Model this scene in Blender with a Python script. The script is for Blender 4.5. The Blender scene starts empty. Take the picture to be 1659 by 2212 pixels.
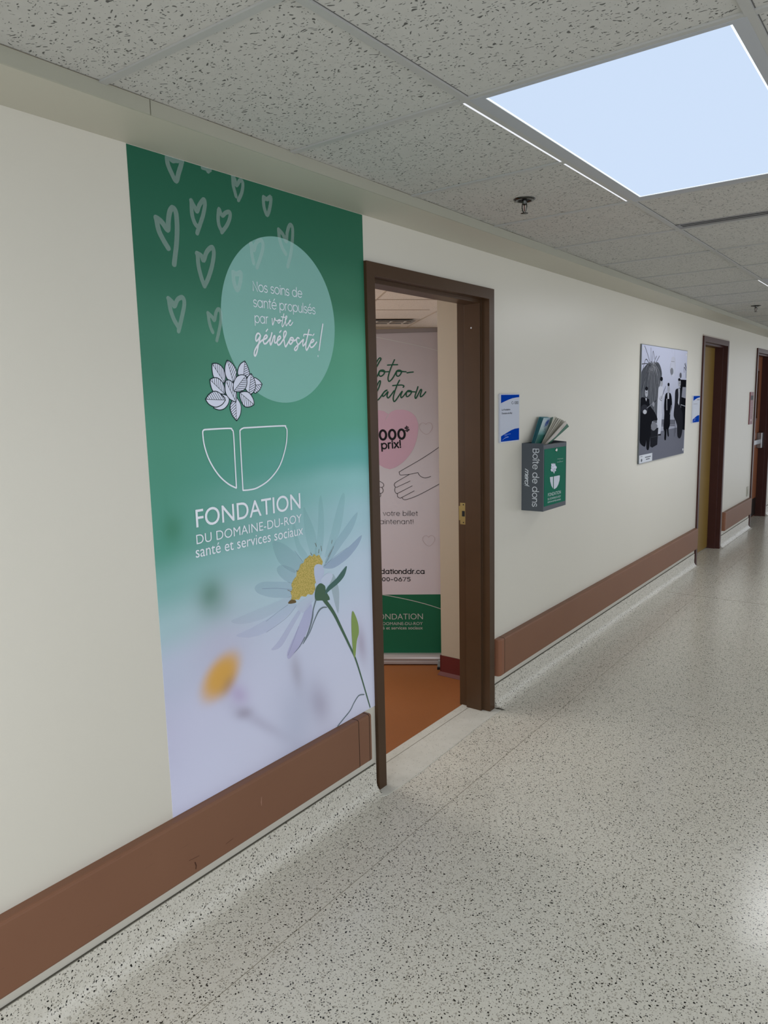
import bpy, bmesh, math, random
from mathutils import Vector, Matrix
from mathutils.geometry import tessellate_polygon, delaunay_2d_cdt
random.seed(7)
S = bpy.context.scene
COL = S.collection
# ------------------------------------------------------------------ camera
W, H = 1659, 2212
FL, PITCH, YAW, ROLL = 1589.15, 0.146779, 0.645788, -0.0230746
CAM = Vector((1.75735, 0.0, 1.58134))
_cy, _sy, _cp, _sp = math.cos(YAW), math.sin(YAW), math.cos(PITCH), math.sin(PITCH)
FWD = Vector((-_sy*_cp, _cy*_cp, -_sp)); _r = Vector((_cy, _sy, 0)); _u = _r.cross(FWD)
RIGHT = math.cos(ROLL)*_r + math.sin(ROLL)*_u
UP = -math.sin(ROLL)*_r + math.cos(ROLL)*_u
cd = bpy.data.cameras.new('camera'); co = bpy.data.objects.new('camera', cd); COL.objects.link(co)
cd.sensor_fit = 'HORIZONTAL'; cd.sensor_width = 36.0; cd.lens = FL/W*36.0
cd.clip_start = .05; cd.clip_end = 60
co.matrix_world = Matrix(((RIGHT.x, UP.x, -FWD.x, CAM.x), (RIGHT.y, UP.y, -FWD.y, CAM.y), (RIGHT.z, UP.z, -FWD.z, CAM.z), (0, 0, 0, 1)))
S.camera = co
# ------------------------------------------------------------------ view, world, lights
S.view_settings.view_transform = 'Standard'
S.view_settings.look = 'None'
S.view_settings.exposure = 0.06
S.view_settings.gamma = 1.0
S.view_settings.use_curve_mapping = False
wd = bpy.data.worlds.new('world'); S.world = wd; wd.use_nodes = True
_t = wd.node_tree; _bg = _t.nodes['Background']; _bg.inputs[0].default_value = (0.93, 0.975, 1.05, 1)
# added fill light enters where no right wall is built, stronger behind the camera
_tc = _t.nodes.new('ShaderNodeTexCoord'); _sp = _t.nodes.new('ShaderNodeSeparateXYZ'); _t.links.new(_tc.outputs['Generated'], _sp.inputs[0])
_mr = _t.nodes.new('ShaderNodeMapRange'); _t.links.new(_sp.outputs[1], _mr.inputs[0])
_mr.inputs[1].default_value = -0.7; _mr.inputs[2].default_value = 0.75; _mr.inputs[3].default_value = 1.4; _mr.inputs[4].default_value = 0.85
_t.links.new(_mr.outputs[0], _bg.inputs[1])
PANEL_NEAR = ((0.60, 0.73, 0.93), .97)       # diffuser in view
PANEL_FAR = ((0.95, 0.97, 1.0), 7.5)          # the other ceiling panels of the corridor
OFFICE_OVERHEAD_FILL = 18.0
OFFICE_FILL = 7.0

def area(name, loc, sx, sy, power, col, rot=(0, 0, 0)):
    l = bpy.data.lights.new(name, 'AREA'); l.shape = 'RECTANGLE'; l.size = sx; l.size_y = sy
    l.energy = power; l.color = col
    o = bpy.data.objects.new(name, l); COL.objects.link(o); o.location = loc; o.rotation_euler = rot
    return o
area('office_fill_near', (-2.6, 1.06, 1.4), 1.6, 1.2, 36, (.97, .97, 1.0), (math.pi/2, 0, 0))  # unseen fill added at the near wall to brighten banner and ceiling
area('office_fill_far', (-4.1, 3.8, 1.3), 1.4, 1.1, 62, (1, .97, .93), Vector((.63, -.52, .57)).to_track_quat('-Z', 'Y').to_euler())  # unseen uptilted fill, added to lift the office ceiling
area('office_fill_overhead', (-2.0, 2.5, 2.27), 1.1, .5, OFFICE_OVERHEAD_FILL, (.98, .95, .92))  # added unseen lamp, placed to light the banner front

# ------------------------------------------------------------------ helpers: projection of photo points onto real planes
def ray(u, v):
    return (FWD*FL + RIGHT*(u-W/2) - UP*(v-H/2)).normalized()
class Plane:
    """a real plane in the room: origin, right axis, up axis, outward normal"""
    def __init__(s, o, U, V):
        s.o = Vector(o); s.U = Vector(U).normalized(); s.V = Vector(V).normalized(); s.N = s.U.cross(s.V)
    def uv(s, x, y):
        w = ray(x, y); t = (s.o-CAM).dot(s.N)/w.dot(s.N); p = CAM+w*t-s.o
        return (p.dot(s.U), p.dot(s.V))
    def at(s, a, b, d=0.0):
        return s.o+s.U*a+s.V*b+s.N*d
    def up(s, d):
        return Plane(s.o+s.N*d, s.U, s.V)
class Zoom:
    def __init__(s, plane, x0, y0, k): s.p = plane; s.x0 = x0; s.y0 = y0; s.k = k
    def __call__(s, *pts):
        if len(pts) == 1 and isinstance(pts[0], list): pts = pts[0]
        return [s.p.uv(s.x0+x/s.k, s.y0+y/s.k) for x, y in pts]
WALL = Plane((0, 0, 0), (0, 1, 0), (0, 0, 1))

# ------------------------------------------------------------------ materials
def srgb(h):
    if isinstance(h, str):
        h = h.lstrip('#'); c = [int(h[i:i+2], 16)/255 for i in (0, 2, 4)]
    else: c = h
    return tuple((x/12.92 if x <= .04045 else ((x+.055)/1.055)**2.4) for x in c)+(1,)
MATS = {}
class NT:
    def __init__(s, m): s.t = m.node_tree; s.n = s.t.nodes; s.l = s.t.links
    def new(s, ty, **kw):
        nd = s.n.new(ty)
        for k, v in kw.items(): setattr(nd, k, v)
        return nd
    def link(s, a, b): s.l.new(a, b)
    def math(s, op, a, b=None, c=None, clamp=False):
        nd = s.n.new('ShaderNodeMath'); nd.operation = op; nd.use_clamp = clamp
        for i, v in enumerate((a, b, c)):
            if v is None: continue
            if hasattr(v, 'is_output'): s.l.new(v, nd.inputs[i])
            else: nd.inputs[i].default_value = v
        return nd.outputs[0]
    def mix(s, f, a, b, mode='MIX'):
        nd = s.n.new('ShaderNodeMix'); nd.data_type = 'RGBA'; nd.blend_type = mode
        for i, v in ((0, f), (6, a), (7, b)):
            if hasattr(v, 'is_output'): s.l.new(v, nd.inputs[i])
            else: nd.inputs[i].default_value = v
        return nd.outputs[2]
    def ramp(s, f, stops, mode='LINEAR'):
        nd = s.n.new('ShaderNodeValToRGB'); cr = nd.color_ramp; cr.interpolation = mode
        while len(cr.elements) > 1: cr.elements.remove(cr.elements[-1])
        cr.elements[0].position = stops[0][0]; cr.elements[0].color = stops[0][1]
        for p, c in stops[1:]:
            e = cr.elements.new(p); e.color = c
        s.l.new(f, nd.inputs[0]); return nd.outputs[0]
    def coords(s, kind='Object'): return s.n.new('ShaderNodeTexCoord').outputs[kind]
    def mapping(s, v, scale=(1, 1, 1), rot=(0, 0, 0), loc=(0, 0, 0)):
        nd = s.n.new('ShaderNodeMapping'); nd.inputs['Scale'].default_value = scale
        nd.inputs['Rotation'].default_value = rot; nd.inputs['Location'].default_value = loc
        s.l.new(v, nd.inputs[0]); return nd.outputs[0]
    def noise(s, v, scale, detail=3, rough=.5, out=0):
        nd = s.n.new('ShaderNodeTexNoise'); nd.inputs['Scale'].default_value = scale
        nd.inputs['Detail'].default_value = detail; nd.inputs['Roughness'].default_value = rough
        s.l.new(v, nd.inputs['Vector']); return nd.outputs[out]
    def voronoi(s, v, scale, rnd=1.0):
        nd = s.n.new('ShaderNodeTexVoronoi'); nd.inputs['Scale'].default_value = scale
        nd.inputs['Randomness'].default_value = rnd
        s.l.new(v, nd.inputs['Vector']); return nd
    def bump(s, h, strength, dist):
        nd = s.n.new('ShaderNodeBump'); nd.inputs['Strength'].default_value = strength
        nd.inputs['Distance'].default_value = dist; s.l.new(h, nd.inputs['Height']); return nd.outputs[0]
def mat(name, color='#808080', rough=.5, metal=0, alpha=1, spec=.22, emit=None, estr=0, coat=0):
    if name in MATS: return MATS[name]
    m = bpy.data.materials.new(name); m.use_nodes = True; MATS[name] = m
    b = m.node_tree.nodes['Principled BSDF']
    b.inputs['Base Color'].default_value = srgb(color) if isinstance(color, str) else tuple(color)+((1,) if len(color) == 3 else ())
    b.inputs['Roughness'].default_value = rough; b.inputs['Metallic'].default_value = metal
    b.inputs['Alpha'].default_value = alpha; b.inputs['Specular IOR Level'].default_value = spec
    b.inputs['Coat Weight'].default_value = coat
    if emit:
        b.inputs['Emission Color'].default_value = tuple(emit)+(1,); b.inputs['Emission Strength'].default_value = estr
    m.use_backface_culling = False
    return m
def pb(m): return m.node_tree.nodes['Principled BSDF']

# wall paint: satin cream with faint roller mottling
def wallpaint(name, col, col2, rough=.42, mott=.5):
    m = mat(name, col, rough, spec=.45); t = NT(m); c = t.coords()
    n = t.noise(c, 1.6, 4); n2 = t.noise(c, 260, 2)
    f = t.math('MULTIPLY', n, mott)
    t.link(t.mix(f, srgb(col), srgb(col2)), pb(m).inputs['Base Color'])
    t.link(t.bump(n2, .12, .0012), pb(m).inputs['Normal'])
    return m
M_wall = wallpaint('wall_paint', '#d6d2c6', '#cbc7b9', .36)
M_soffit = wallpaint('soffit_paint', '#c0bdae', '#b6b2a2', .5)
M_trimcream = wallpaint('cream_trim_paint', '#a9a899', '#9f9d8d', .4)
M_office_wall = wallpaint('office_wall_paint', '#a89c89', '#9f9380', .5)

def terrazzo():
    m = mat('terrazzo', '#a8a499', .24, spec=.33); t = NT(m); c = t.coords()
    nz = t.new('ShaderNodeTexNoise'); nz.inputs['Scale'].default_value = 90; nz.inputs['Detail'].default_value = 2; t.link(c, nz.inputs['Vector'])
    dv = t.new('ShaderNodeVectorMath', operation='SCALE'); t.link(nz.outputs['Color'], dv.inputs[0]); dv.inputs['Scale'].default_value = .012
    av = t.new('ShaderNodeVectorMath', operation='ADD'); t.link(c, av.inputs[0]); t.link(dv.outputs[0], av.inputs[1])
    big = t.noise(c, 1.3, 3)
    base = t.mix(big, srgb('#dcd8cb'), srgb('#e4e1d6'))
    fine = t.noise(c, 160, 3, .7)
    base = t.mix(t.math('MULTIPLY', fine, .55), base, srgb('#9b978b'))
    def chips(prev, scale, thr, soft, lo, hi, col, amt=1.0):
        v = t.voronoi(av.outputs[0], scale)
        sep = t.new('ShaderNodeSeparateColor'); t.link(v.outputs['Color'], sep.inputs[0])
        r = sep.outputs[0]
        size = t.math('MULTIPLY', sep.outputs[1], thr); size = t.math('ADD', size, thr*.45)
        d = t.math('SUBTRACT', size, v.outputs['Distance'])
        f = t.math('MULTIPLY', d, 1/soft, clamp=True)
        sel = t.math('MULTIPLY', t.math('GREATER_THAN', r, lo), t.math('LESS_THAN', r, hi))
        return t.mix(t.math('MULTIPLY', t.math('MULTIPLY', f, sel), amt), prev, col)
    base = chips(base, 70, .26, .10, .0, .14, srgb('#d2cfc6'), .8)
    base = chips(base, 120, .34, .10, .0, .45, srgb('#8d8677'), .6)
    base = chips(base, 165, .30, .08, .0, .75, srgb('#6d6757'), .7)
    base = chips(base, 130, .24, .06, .1, .6, srgb('#4d4840'), .7)
    base = chips(base, 98, .215, .05, .0, .95, srgb('#1f1d19'))
    base = chips(base, 78, .17, .04, .2, .75, srgb('#25221d'))
    base = chips(base, 60, .14, .04, .0, .30, srgb('#1a1815'))
    t.link(base, pb(m).inputs['Base Color'])
    rn = t.noise(c, 3.0, 4); t.link(t.math('MULTIPLY_ADD', rn, .16, .12), pb(m).inputs['Roughness'])
    return m
M_terrazzo = terrazzo()
def patch_concrete():
    m = mat('patched_cement', '#b3b1a8', .5); t = NT(m); c = t.coords()
    a = t.mix(t.noise(c, 14, 5, .6), srgb('#bebcb2'), srgb('#d6d5cd'))
    v = t.voronoi(c, 120); sep = t.new('ShaderNodeSeparateColor'); t.link(v.outputs['Color'], sep.inputs[0])
    f = t.math('MULTIPLY', t.math('LESS_THAN', v.outputs['Distance'], .28), t.math('LESS_THAN', sep.outputs[0], .22))
    t.link(t.mix(t.math('MULTIPLY', f, .45), a, srgb('#6d6b63')), pb(m).inputs['Base Color'])
    return m
M_patch = patch_concrete()
def ceiling_tile(name, base, base2, dark, rot=0.0, hole=.85):
    m = mat(name, base, .9, spec=.15); t = NT(m); c = t.mapping(t.coords(), rot=(0, 0, rot))
    nz = t.new('ShaderNodeTexNoise'); nz.inputs['Scale'].default_value = 22; nz.inputs['Detail'].default_value = 2; t.link(c, nz.inputs['Vector'])
    dv = t.new('ShaderNodeVectorMath', operation='SCALE'); t.link(nz.outputs['Color'], dv.inputs[0]); dv.inputs['Scale'].default_value = .045
    av = t.new('ShaderNodeVectorMath', operation='ADD'); t.link(c, av.inputs[0]); t.link(dv.outputs[0], av.inputs[1])
    def marks(sc, rz, thr, sel, strength):
        mp = t.mapping(av.outputs[0], scale=sc, rot=(0, 0, rz)); v = t.voronoi(mp, 1.0)
        sep = t.new('ShaderNodeSeparateColor'); t.link(v.outputs['Color'], sep.inputs[0])
        sz = t.math('MULTIPLY_ADD', sep.outputs[1], thr*.8, thr*.35)
        d = t.math('MULTIPLY', t.math('SUBTRACT', sz, v.outputs['Distance']), 14, clamp=True)
        return t.math('MULTIPLY', t.math('MULTIPLY', d, t.math('LESS_THAN', sep.outputs[0], sel)), strength)
    a = marks((62, 150, 1), .5, .30, .9, 1.0)
    b = marks((120, 90, 1), -.3, .25, .7, .95)
    e = marks((210, 210, 1), 0, .24, .45, .7)
    f = t.math('MAXIMUM', t.math('MAXIMUM', a, b), e)
    f = t.math('MULTIPLY', f, hole)
    bc = t.mix(t.noise(c, 30, 4, .6), srgb(base), srgb(base2))
    t.link(t.mix(f, bc, srgb(dark)), pb(m).inputs['Base Color'])
    t.link(t.bump(t.math('MULTIPLY', f, -1), .5, .003), pb(m).inputs['Normal'])
    return m
M_tile = ceiling_tile('ceiling_tile', '#c2c1bb', '#b5b4ae', '#3a3a38')
M_tile_office = ceiling_tile('office_ceiling_tile', '#ddd6ca', '#d4ccc0', '#8c8175', .8, .5)
M_tee = mat('ceiling_grid_metal', '#adada9', .4)
M_tee_seam = mat('ceiling_grid_shadow_gap', '#6a6a68', .8)
def brownpaint(name, c1, c2, rough=.35):
    m = mat(name, c1, rough); t = NT(m); c = t.coords()
    t.link(t.mix(t.noise(c, 7, 3), srgb(c1), srgb(c2)), pb(m).inputs['Base Color'])
    t.link(t.bump(t.noise(c, 180, 2), .08, .001), pb(m).inputs['Normal'])
    return m
M_frame = brownpaint('brown_enamel', '#4d3827', '#443120', .34)
M_frame2 = brownpaint('dark_brown_enamel', '#4a2c27', '#412622', .34)
def guardmat():
    m = mat('terracotta_vinyl', '#7f5a44', .45); t = NT(m); c = t.coords()
    a = t.mix(t.noise(c, 3, 3), srgb('#825d47'), srgb('#7a5541'))
    mp = t.mapping(c, scale=(1, 3, 40)); s = t.noise(mp, 4, 5, .7)
    f = t.math('MULTIPLY', t.math('GREATER_THAN', s, .66), .25)
    t.link(t.mix(f, a, srgb('#5c4235')), pb(m).inputs['Base Color']); return m
M_guard = guardmat()
M_guard_cap = mat('terracotta_vinyl_cap', '#855a44', .4)
M_seam = mat('dark_seam', '#2c2019', .8)
def orangefloor():
    m = mat('orange_rubber_floor', '#8f5a36', .5); t = NT(m); c = t.coords()
    a = t.mix(t.noise(c, 2.5, 4), srgb('#9a6038'), srgb('#8e5730'))
    f = t.math('GREATER_THAN', t.noise(c, 170, 2, .5), .66)
    t.link(t.mix(t.math('MULTIPLY', f, .35), a, srgb('#6b4126')), pb(m).inputs['Base Color']); return m
M_orange = orangefloor()
M_redbase = mat('oxblood_base', '#5a2420', .3)
def wood(name, c1, c2, rough=.4):
    m = mat(name, c1, rough); t = NT(m); c = t.mapping(t.coords(), scale=(30, 30, 1.2))
    t.link(t.mix(t.noise(c, 2.2, 5, .6), srgb(c1), srgb(c2)), pb(m).inputs['Base Color']); return m
M_oak = wood('golden_oak_veneer', '#8f7339', '#785f2e')
M_cherry = wood('reddish_wood_veneer', '#8d5637', '#79472d')
M_steel = mat('brushed_steel', '#a9aaab', .3, 1)
M_chrome = mat('chrome', '#c9c9c6', .12, 1)
M_sprk = mat('dark_plated_metal', '#4e4e4b', .22, 1)
M_brass = mat('brass', '#8f8055', .4, 1)
M_black = mat('black_rubber', '#15171a', .5)
M_white = mat('white_plastic', '#d9dade', .4)
M_panel_frame = mat('luminaire_frame', '#a9acb0', .4)
M_diff = mat('lit_diffuser', '#ffffff', .6, emit=PANEL_NEAR[0], estr=PANEL_NEAR[1])
pb(M_diff).inputs['Base Color'].default_value = (0, 0, 0, 1)
M_diff_edge = mat('lit_diffuser_edge', '#000000', .6, emit=(.86, .95, 1.0), estr=1.25)
M_leak_glow = mat('leak_glow', '#000000', .6, emit=(.93, .95, 1.0), estr=.95)  # glow standing in for light that leaks onto the tile edge
M_diff2 = mat('lit_diffuser_bright', '#000000', .6, emit=PANEL_FAR[0], estr=PANEL_FAR[1])
M_diff3 = mat('lit_diffuser_far', '#000000', .6, emit=PANEL_FAR[0], estr=.8)

# ------------------------------------------------------------------ mesh helpers
def wloc(o):
    v = Vector((0, 0, 0))
    while o: v += o.location; o = o.parent
    return v
def link(name, me, parent=None, origin=None, mats=()):
    o = bpy.data.objects.new(name, me); COL.objects.link(o)
    for m in (mats if isinstance(mats, (list, tuple)) else [mats]): me.materials.append(m)
    if parent is not None: o.parent = parent; off = wloc(parent)
    else:
        off = Vector(origin) if origin is not None else Vector((0, 0, 0)); o.location = off
    if off.length > 0: me.transform(Matrix.Translation(-off))
    return o
class MB:
    """collects shapes in world coordinates, links them as ONE mesh object"""
    def __init__(s): s.v = []; s.f = []; s.m = []; s.smooth = []; s.flat = {}
    def poly(s, pts, mi=0, smooth=False):
        i = len(s.v); s.v += [tuple(p) for p in pts]; s.f.append(tuple(range(i, i+len(pts)))); s.m.append(mi); s.smooth.append(smooth)
    def faces(s, vs, fs, mi=0, smooth=False):
        i = len(s.v); s.v += [tuple(p) for p in vs]
        for f in fs: s.f.append(tuple(a+i for a in f)); s.m.append(mi); s.smooth.append(smooth)
    def box(s, a, b, mi=0):
        (x0, y0, z0), (x1, y1, z1) = [min(p, q) for p, q in zip(a, b)], [max(p, q) for p, q in zip(a, b)]
        s.faces([(x0, y0, z0), (x1, y0, z0), (x1, y1, z0), (x0, y1, z0), (x0, y0, z1), (x1, y0, z1), (x1, y1, z1), (x0, y1, z1)],
                [(0, 3, 2, 1), (4, 5, 6, 7), (0, 1, 5, 4), (1, 2, 6, 5), (2, 3, 7, 6), (3, 0, 4, 7)], mi)
    def obox(s, pl, a0, a1, b0, b1, d0, d1, mi=0):
        vs = [pl.at(a, b, d) for d in (d0, d1) for a, b in ((a0, b0), (a1, b0), (a1, b1), (a0, b1))]
        s.faces(vs, [(0, 3, 2, 1), (4, 5, 6, 7), (0, 1, 5, 4), (1, 2, 6, 5), (2, 3, 7, 6), (3, 0, 4, 7)], mi)
    def extrude(s, prof, p0, p1, mi=0, smooth=False, caps=True):
        """prof: list of 3D points at p0 side given as function of position: prof (x,z) pairs swept along +Y from p0 to p1"""
        n = len(prof); vs = [(x, p0, z) for x, z in prof]+[(x, p1, z) for x, z in prof]
        s.faces(vs, [(i, (i+1) % n, n+(i+1) % n, n+i) for i in range(n)], mi, smooth)
        if caps:
            s.poly([(x, p0, z) for x, z in prof], mi); s.poly([(x, p1, z) for x, z in prof][::-1], mi)
    def lathe(s, c, axis, prof, n=24, mi=0, smooth=True):
        axis = Vector(axis).normalized(); t = Vector((1, 0, 0)) if abs(axis.x) < .9 else Vector((0, 1, 0))
        a = axis.cross(t).normalized(); b = axis.cross(a); c = Vector(c); vs = []
        for r, h in prof:
            for k in range(n):
                an = 2*math.pi*k/n; vs.append(c+axis*h+(a*math.cos(an)+b*math.sin(an))*r)
        fs = [(j*n+k, j*n+(k+1) % n, (j+1)*n+(k+1) % n, (j+1)*n+k) for j in range(len(prof)-1) for k in range(n)]
        s.faces(vs, fs, mi, smooth)
    def tube(s, pts, r, n=10, mi=0):
        pts = [Vector(p) for p in pts]; rings = []
        for i, p in enumerate(pts):
            d = (pts[min(i+1, len(pts)-1)]-pts[max(i-1, 0)]).normalized()
            t = Vector((0, 0, 1)) if abs(d.z) < .9 else Vector((1, 0, 0)); a = d.cross(t).normalized(); b = d.cross(a)
            rings += [p+(a*math.cos(2*math.pi*k/n)+b*math.sin(2*math.pi*k/n))*r for k in range(n)]
        fs = [(j*n+k, j*n+(k+1) % n, (j+1)*n+(k+1) % n, (j+1)*n+k) for j in range(len(pts)-1) for k in range(n)]
        s.faces(rings, fs, mi, True)
        s.poly(rings[:n][::-1], mi); s.poly(rings[-n:], mi)
    # flat prints on a plane
    def fill(s, pl, pts, d, mi=0):
        pts = list(pts)
        if len(pts) < 3: return
        tris = tessellate_polygon([[Vector((a, b, 0)) for a, b in pts]])
        for t in tris: s._flat(pl, [pts[i] for i in t], d, mi)
    def _flat(s, pl, pts, d, mi):
        s.flat.setdefault((id(pl), round(d, 7), mi), (pl, d, mi, []))[3].append(pts)
    def _merge(s):
        """one clean non-overlapping sheet for every printed layer"""
        for pl, d, mi, polys in s.flat.values():
            vs = []; fs = []
            for p in polys:
                for k in range(1, len(p)-1):
                    t = [p[0], p[k], p[k+1]]; ar = (t[1][0]-t[0][0])*(t[2][1]-t[0][1])-(t[2][0]-t[0][0])*(t[1][1]-t[0][1])
                    if abs(ar) < 1e-11: continue
                    if ar < 0: t = t[::-1]
                    fs.append([len(vs), len(vs)+1, len(vs)+2]); vs += [Vector(q) for q in t]
            if not vs: continue
            sc = 100.0
            r = delaunay_2d_cdt([v*sc for v in vs], [], fs, 1, 1e-5)
            tri = [(vs[f[0]]*sc, vs[f[1]]*sc, vs[f[2]]*sc) for f in fs]
            box_ = [(min(p.x for p in t), max(p.x for p in t), min(p.y for p in t), max(p.y for p in t)) for t in tri]
            def covered(f):
                cx = sum(r[0][i].x for i in f)/len(f); cy = sum(r[0][i].y for i in f)/len(f)
                for (a, b, c), (x0, x1, y0, y1) in zip(tri, box_):
                    if x0 <= cx <= x1 and y0 <= cy <= y1:
                        if (b.x-a.x)*(cy-a.y)-(b.y-a.y)*(cx-a.x) >= -1e-7 and (c.x-b.x)*(cy-b.y)-(c.y-b.y)*(cx-b.x) >= -1e-7 and (a.x-c.x)*(cy-c.y)-(a.y-c.y)*(cx-c.x) >= -1e-7: return True
                return False
            s.faces([pl.at(v[0]/sc, v[1]/sc, d) for v in r[0]], [tuple(f) for f in r[2] if covered(f)], mi)
        s.flat = {}
    def stroke(s, pl, pts, w, d, mi=0, caps=True):
        """flat ribbon; w a width or a list of widths"""
        n = len(pts)
        if n < 2: return
        ws = w if isinstance(w, (list, tuple)) else [w]*n
        L = []; R_ = []
        for i in range(n):
            a = pts[max(i-1, 0)]; b = pts[min(i+1, n-1)]
            dx, dy = b[0]-a[0], b[1]-a[1]; l = math.hypot(dx, dy) or 1e-9
            nx, ny = -dy/l, dx/l; h = ws[i]/2
            L.append((pts[i][0]+nx*h, pts[i][1]+ny*h)); R_.append((pts[i][0]-nx*h, pts[i][1]-ny*h))
        for i in range(n-1): s._flat(pl, [L[i], L[i+1], R_[i+1]], d, mi); s._flat(pl, [L[i], R_[i+1], R_[i]], d, mi)
        if caps:
            for i in (0, n-1): s.disc(pl, pts[i], ws[i]/2, ws[i]/2, d, mi, 12)
    def disc(s, pl, c, rx, ry, d, mi=0, n=40, ang=0):
        ca, sa = math.cos(ang), math.sin(ang)
        s._flat(pl, [(c[0]+rx*math.cos(k*2*math.pi/n)*ca-ry*math.sin(k*2*math.pi/n)*sa,
                      c[1]+rx*math.cos(k*2*math.pi/n)*sa+ry*math.sin(k*2*math.pi/n)*ca) for k in range(n)], d, mi)
    def build(s, name, mats, parent=None, origin=None, bevel=0):
        s._merge(); me = bpy.data.meshes.new(name); me.from_pydata(s.v, [], s.f)
        o = link(name, me, parent, origin, mats)
        me.polygons.foreach_set('material_index', s.m)
        me.polygons.foreach_set('use_smooth', s.smooth)
        if bevel:
            bm = bmesh.new(); bm.from_mesh(me); bmesh.ops.remove_doubles(bm, verts=bm.verts, dist=1e-5)
            bmesh.ops.recalc_face_normals(bm, faces=bm.faces); bm.to_mesh(me); bm.free()
            b = o.modifiers.new('bevel', 'BEVEL'); b.width = bevel; b.segments = 2; b.limit_method = 'ANGLE'; b.angle_limit = .6
        return o
def smooth(pts, k=6, closed=False):
    """Catmull-Rom through the points"""
    n = len(pts); out = []
    rng = range(n if closed else n-1)
    for i in rng:
        if closed: p0, p1, p2, p3 = pts[(i-1) % n], pts[i], pts[(i+1) % n], pts[(i+2) % n]
        else: p0, p1, p2, p3 = pts[max(i-1, 0)], pts[i], pts[i+1], pts[min(i+2, n-1)]
        for j in range(k):
            t = j/k
            out.append(tuple(.5*((2*b)+(-a+c)*t+(2*a-5*b+4*c-e)*t*t+(-a+3*b-3*c+e)*t**3) for a, b, c, e in zip(p0, p1, p2, p3)))
    if not closed: out.append(tuple(pts[-1]))
    return out
def empty(name, loc):
    o = bpy.data.objects.new(name, None); COL.objects.link(o); o.location = loc; o.empty_display_size = .05; return o
def thing(o, label, cat, group=None):
    o['label'] = label; o['category'] = cat
    if group: o['group'] = group
    return o
def struct(o): o['kind'] = 'structure'; return o

# ---- text with the built-in face, placed on a plane by its baseline end points
def text_polys(body, offset=0.0, spacing=1.0):
    c = bpy.data.curves.new('t', 'FONT'); c.body = body; c.size = 1; c.offset = offset; c.space_character = spacing; c.resolution_u = 5
    o = bpy.data.objects.new('t', c); COL.objects.link(o); bpy.context.view_layer.update()
    me = bpy.data.meshes.new_from_object(o.evaluated_get(bpy.context.evaluated_depsgraph_get()))
    vs = [(v.co.x, v.co.y) for v in me.vertices]; fs = [tuple(p.vertices) for p in me.polygons]
    bpy.data.objects.remove(o); bpy.data.curves.remove(c); bpy.data.meshes.remove(me)
    return vs, fs
CAPH = .683; XH = .44
def put_text(mb, pl, body, pL, pR, h, d, mi=0, offset=0.0, ref=CAPH, spacing=1.0):
    """pL, pR: baseline ends in plane units; h: height of the reference letter"""
    vs, fs = text_polys(body, offset, spacing)
    x0 = min(v[0] for v in vs); x1 = max(v[0] for v in vs)
    dx, dy = pR[0]-pL[0], pR[1]-pL[1]; l = math.hypot(dx, dy); ux, uy = dx/l, dy/l; sx = l/(x1-x0); sy = h/ref
    mb.faces([pl.at(pL[0]+ux*(x-x0)*sx-uy*y*sy, pL[1]+uy*(x-x0)*sx+ux*y*sy, d) for x, y in vs], fs, mi)

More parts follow.
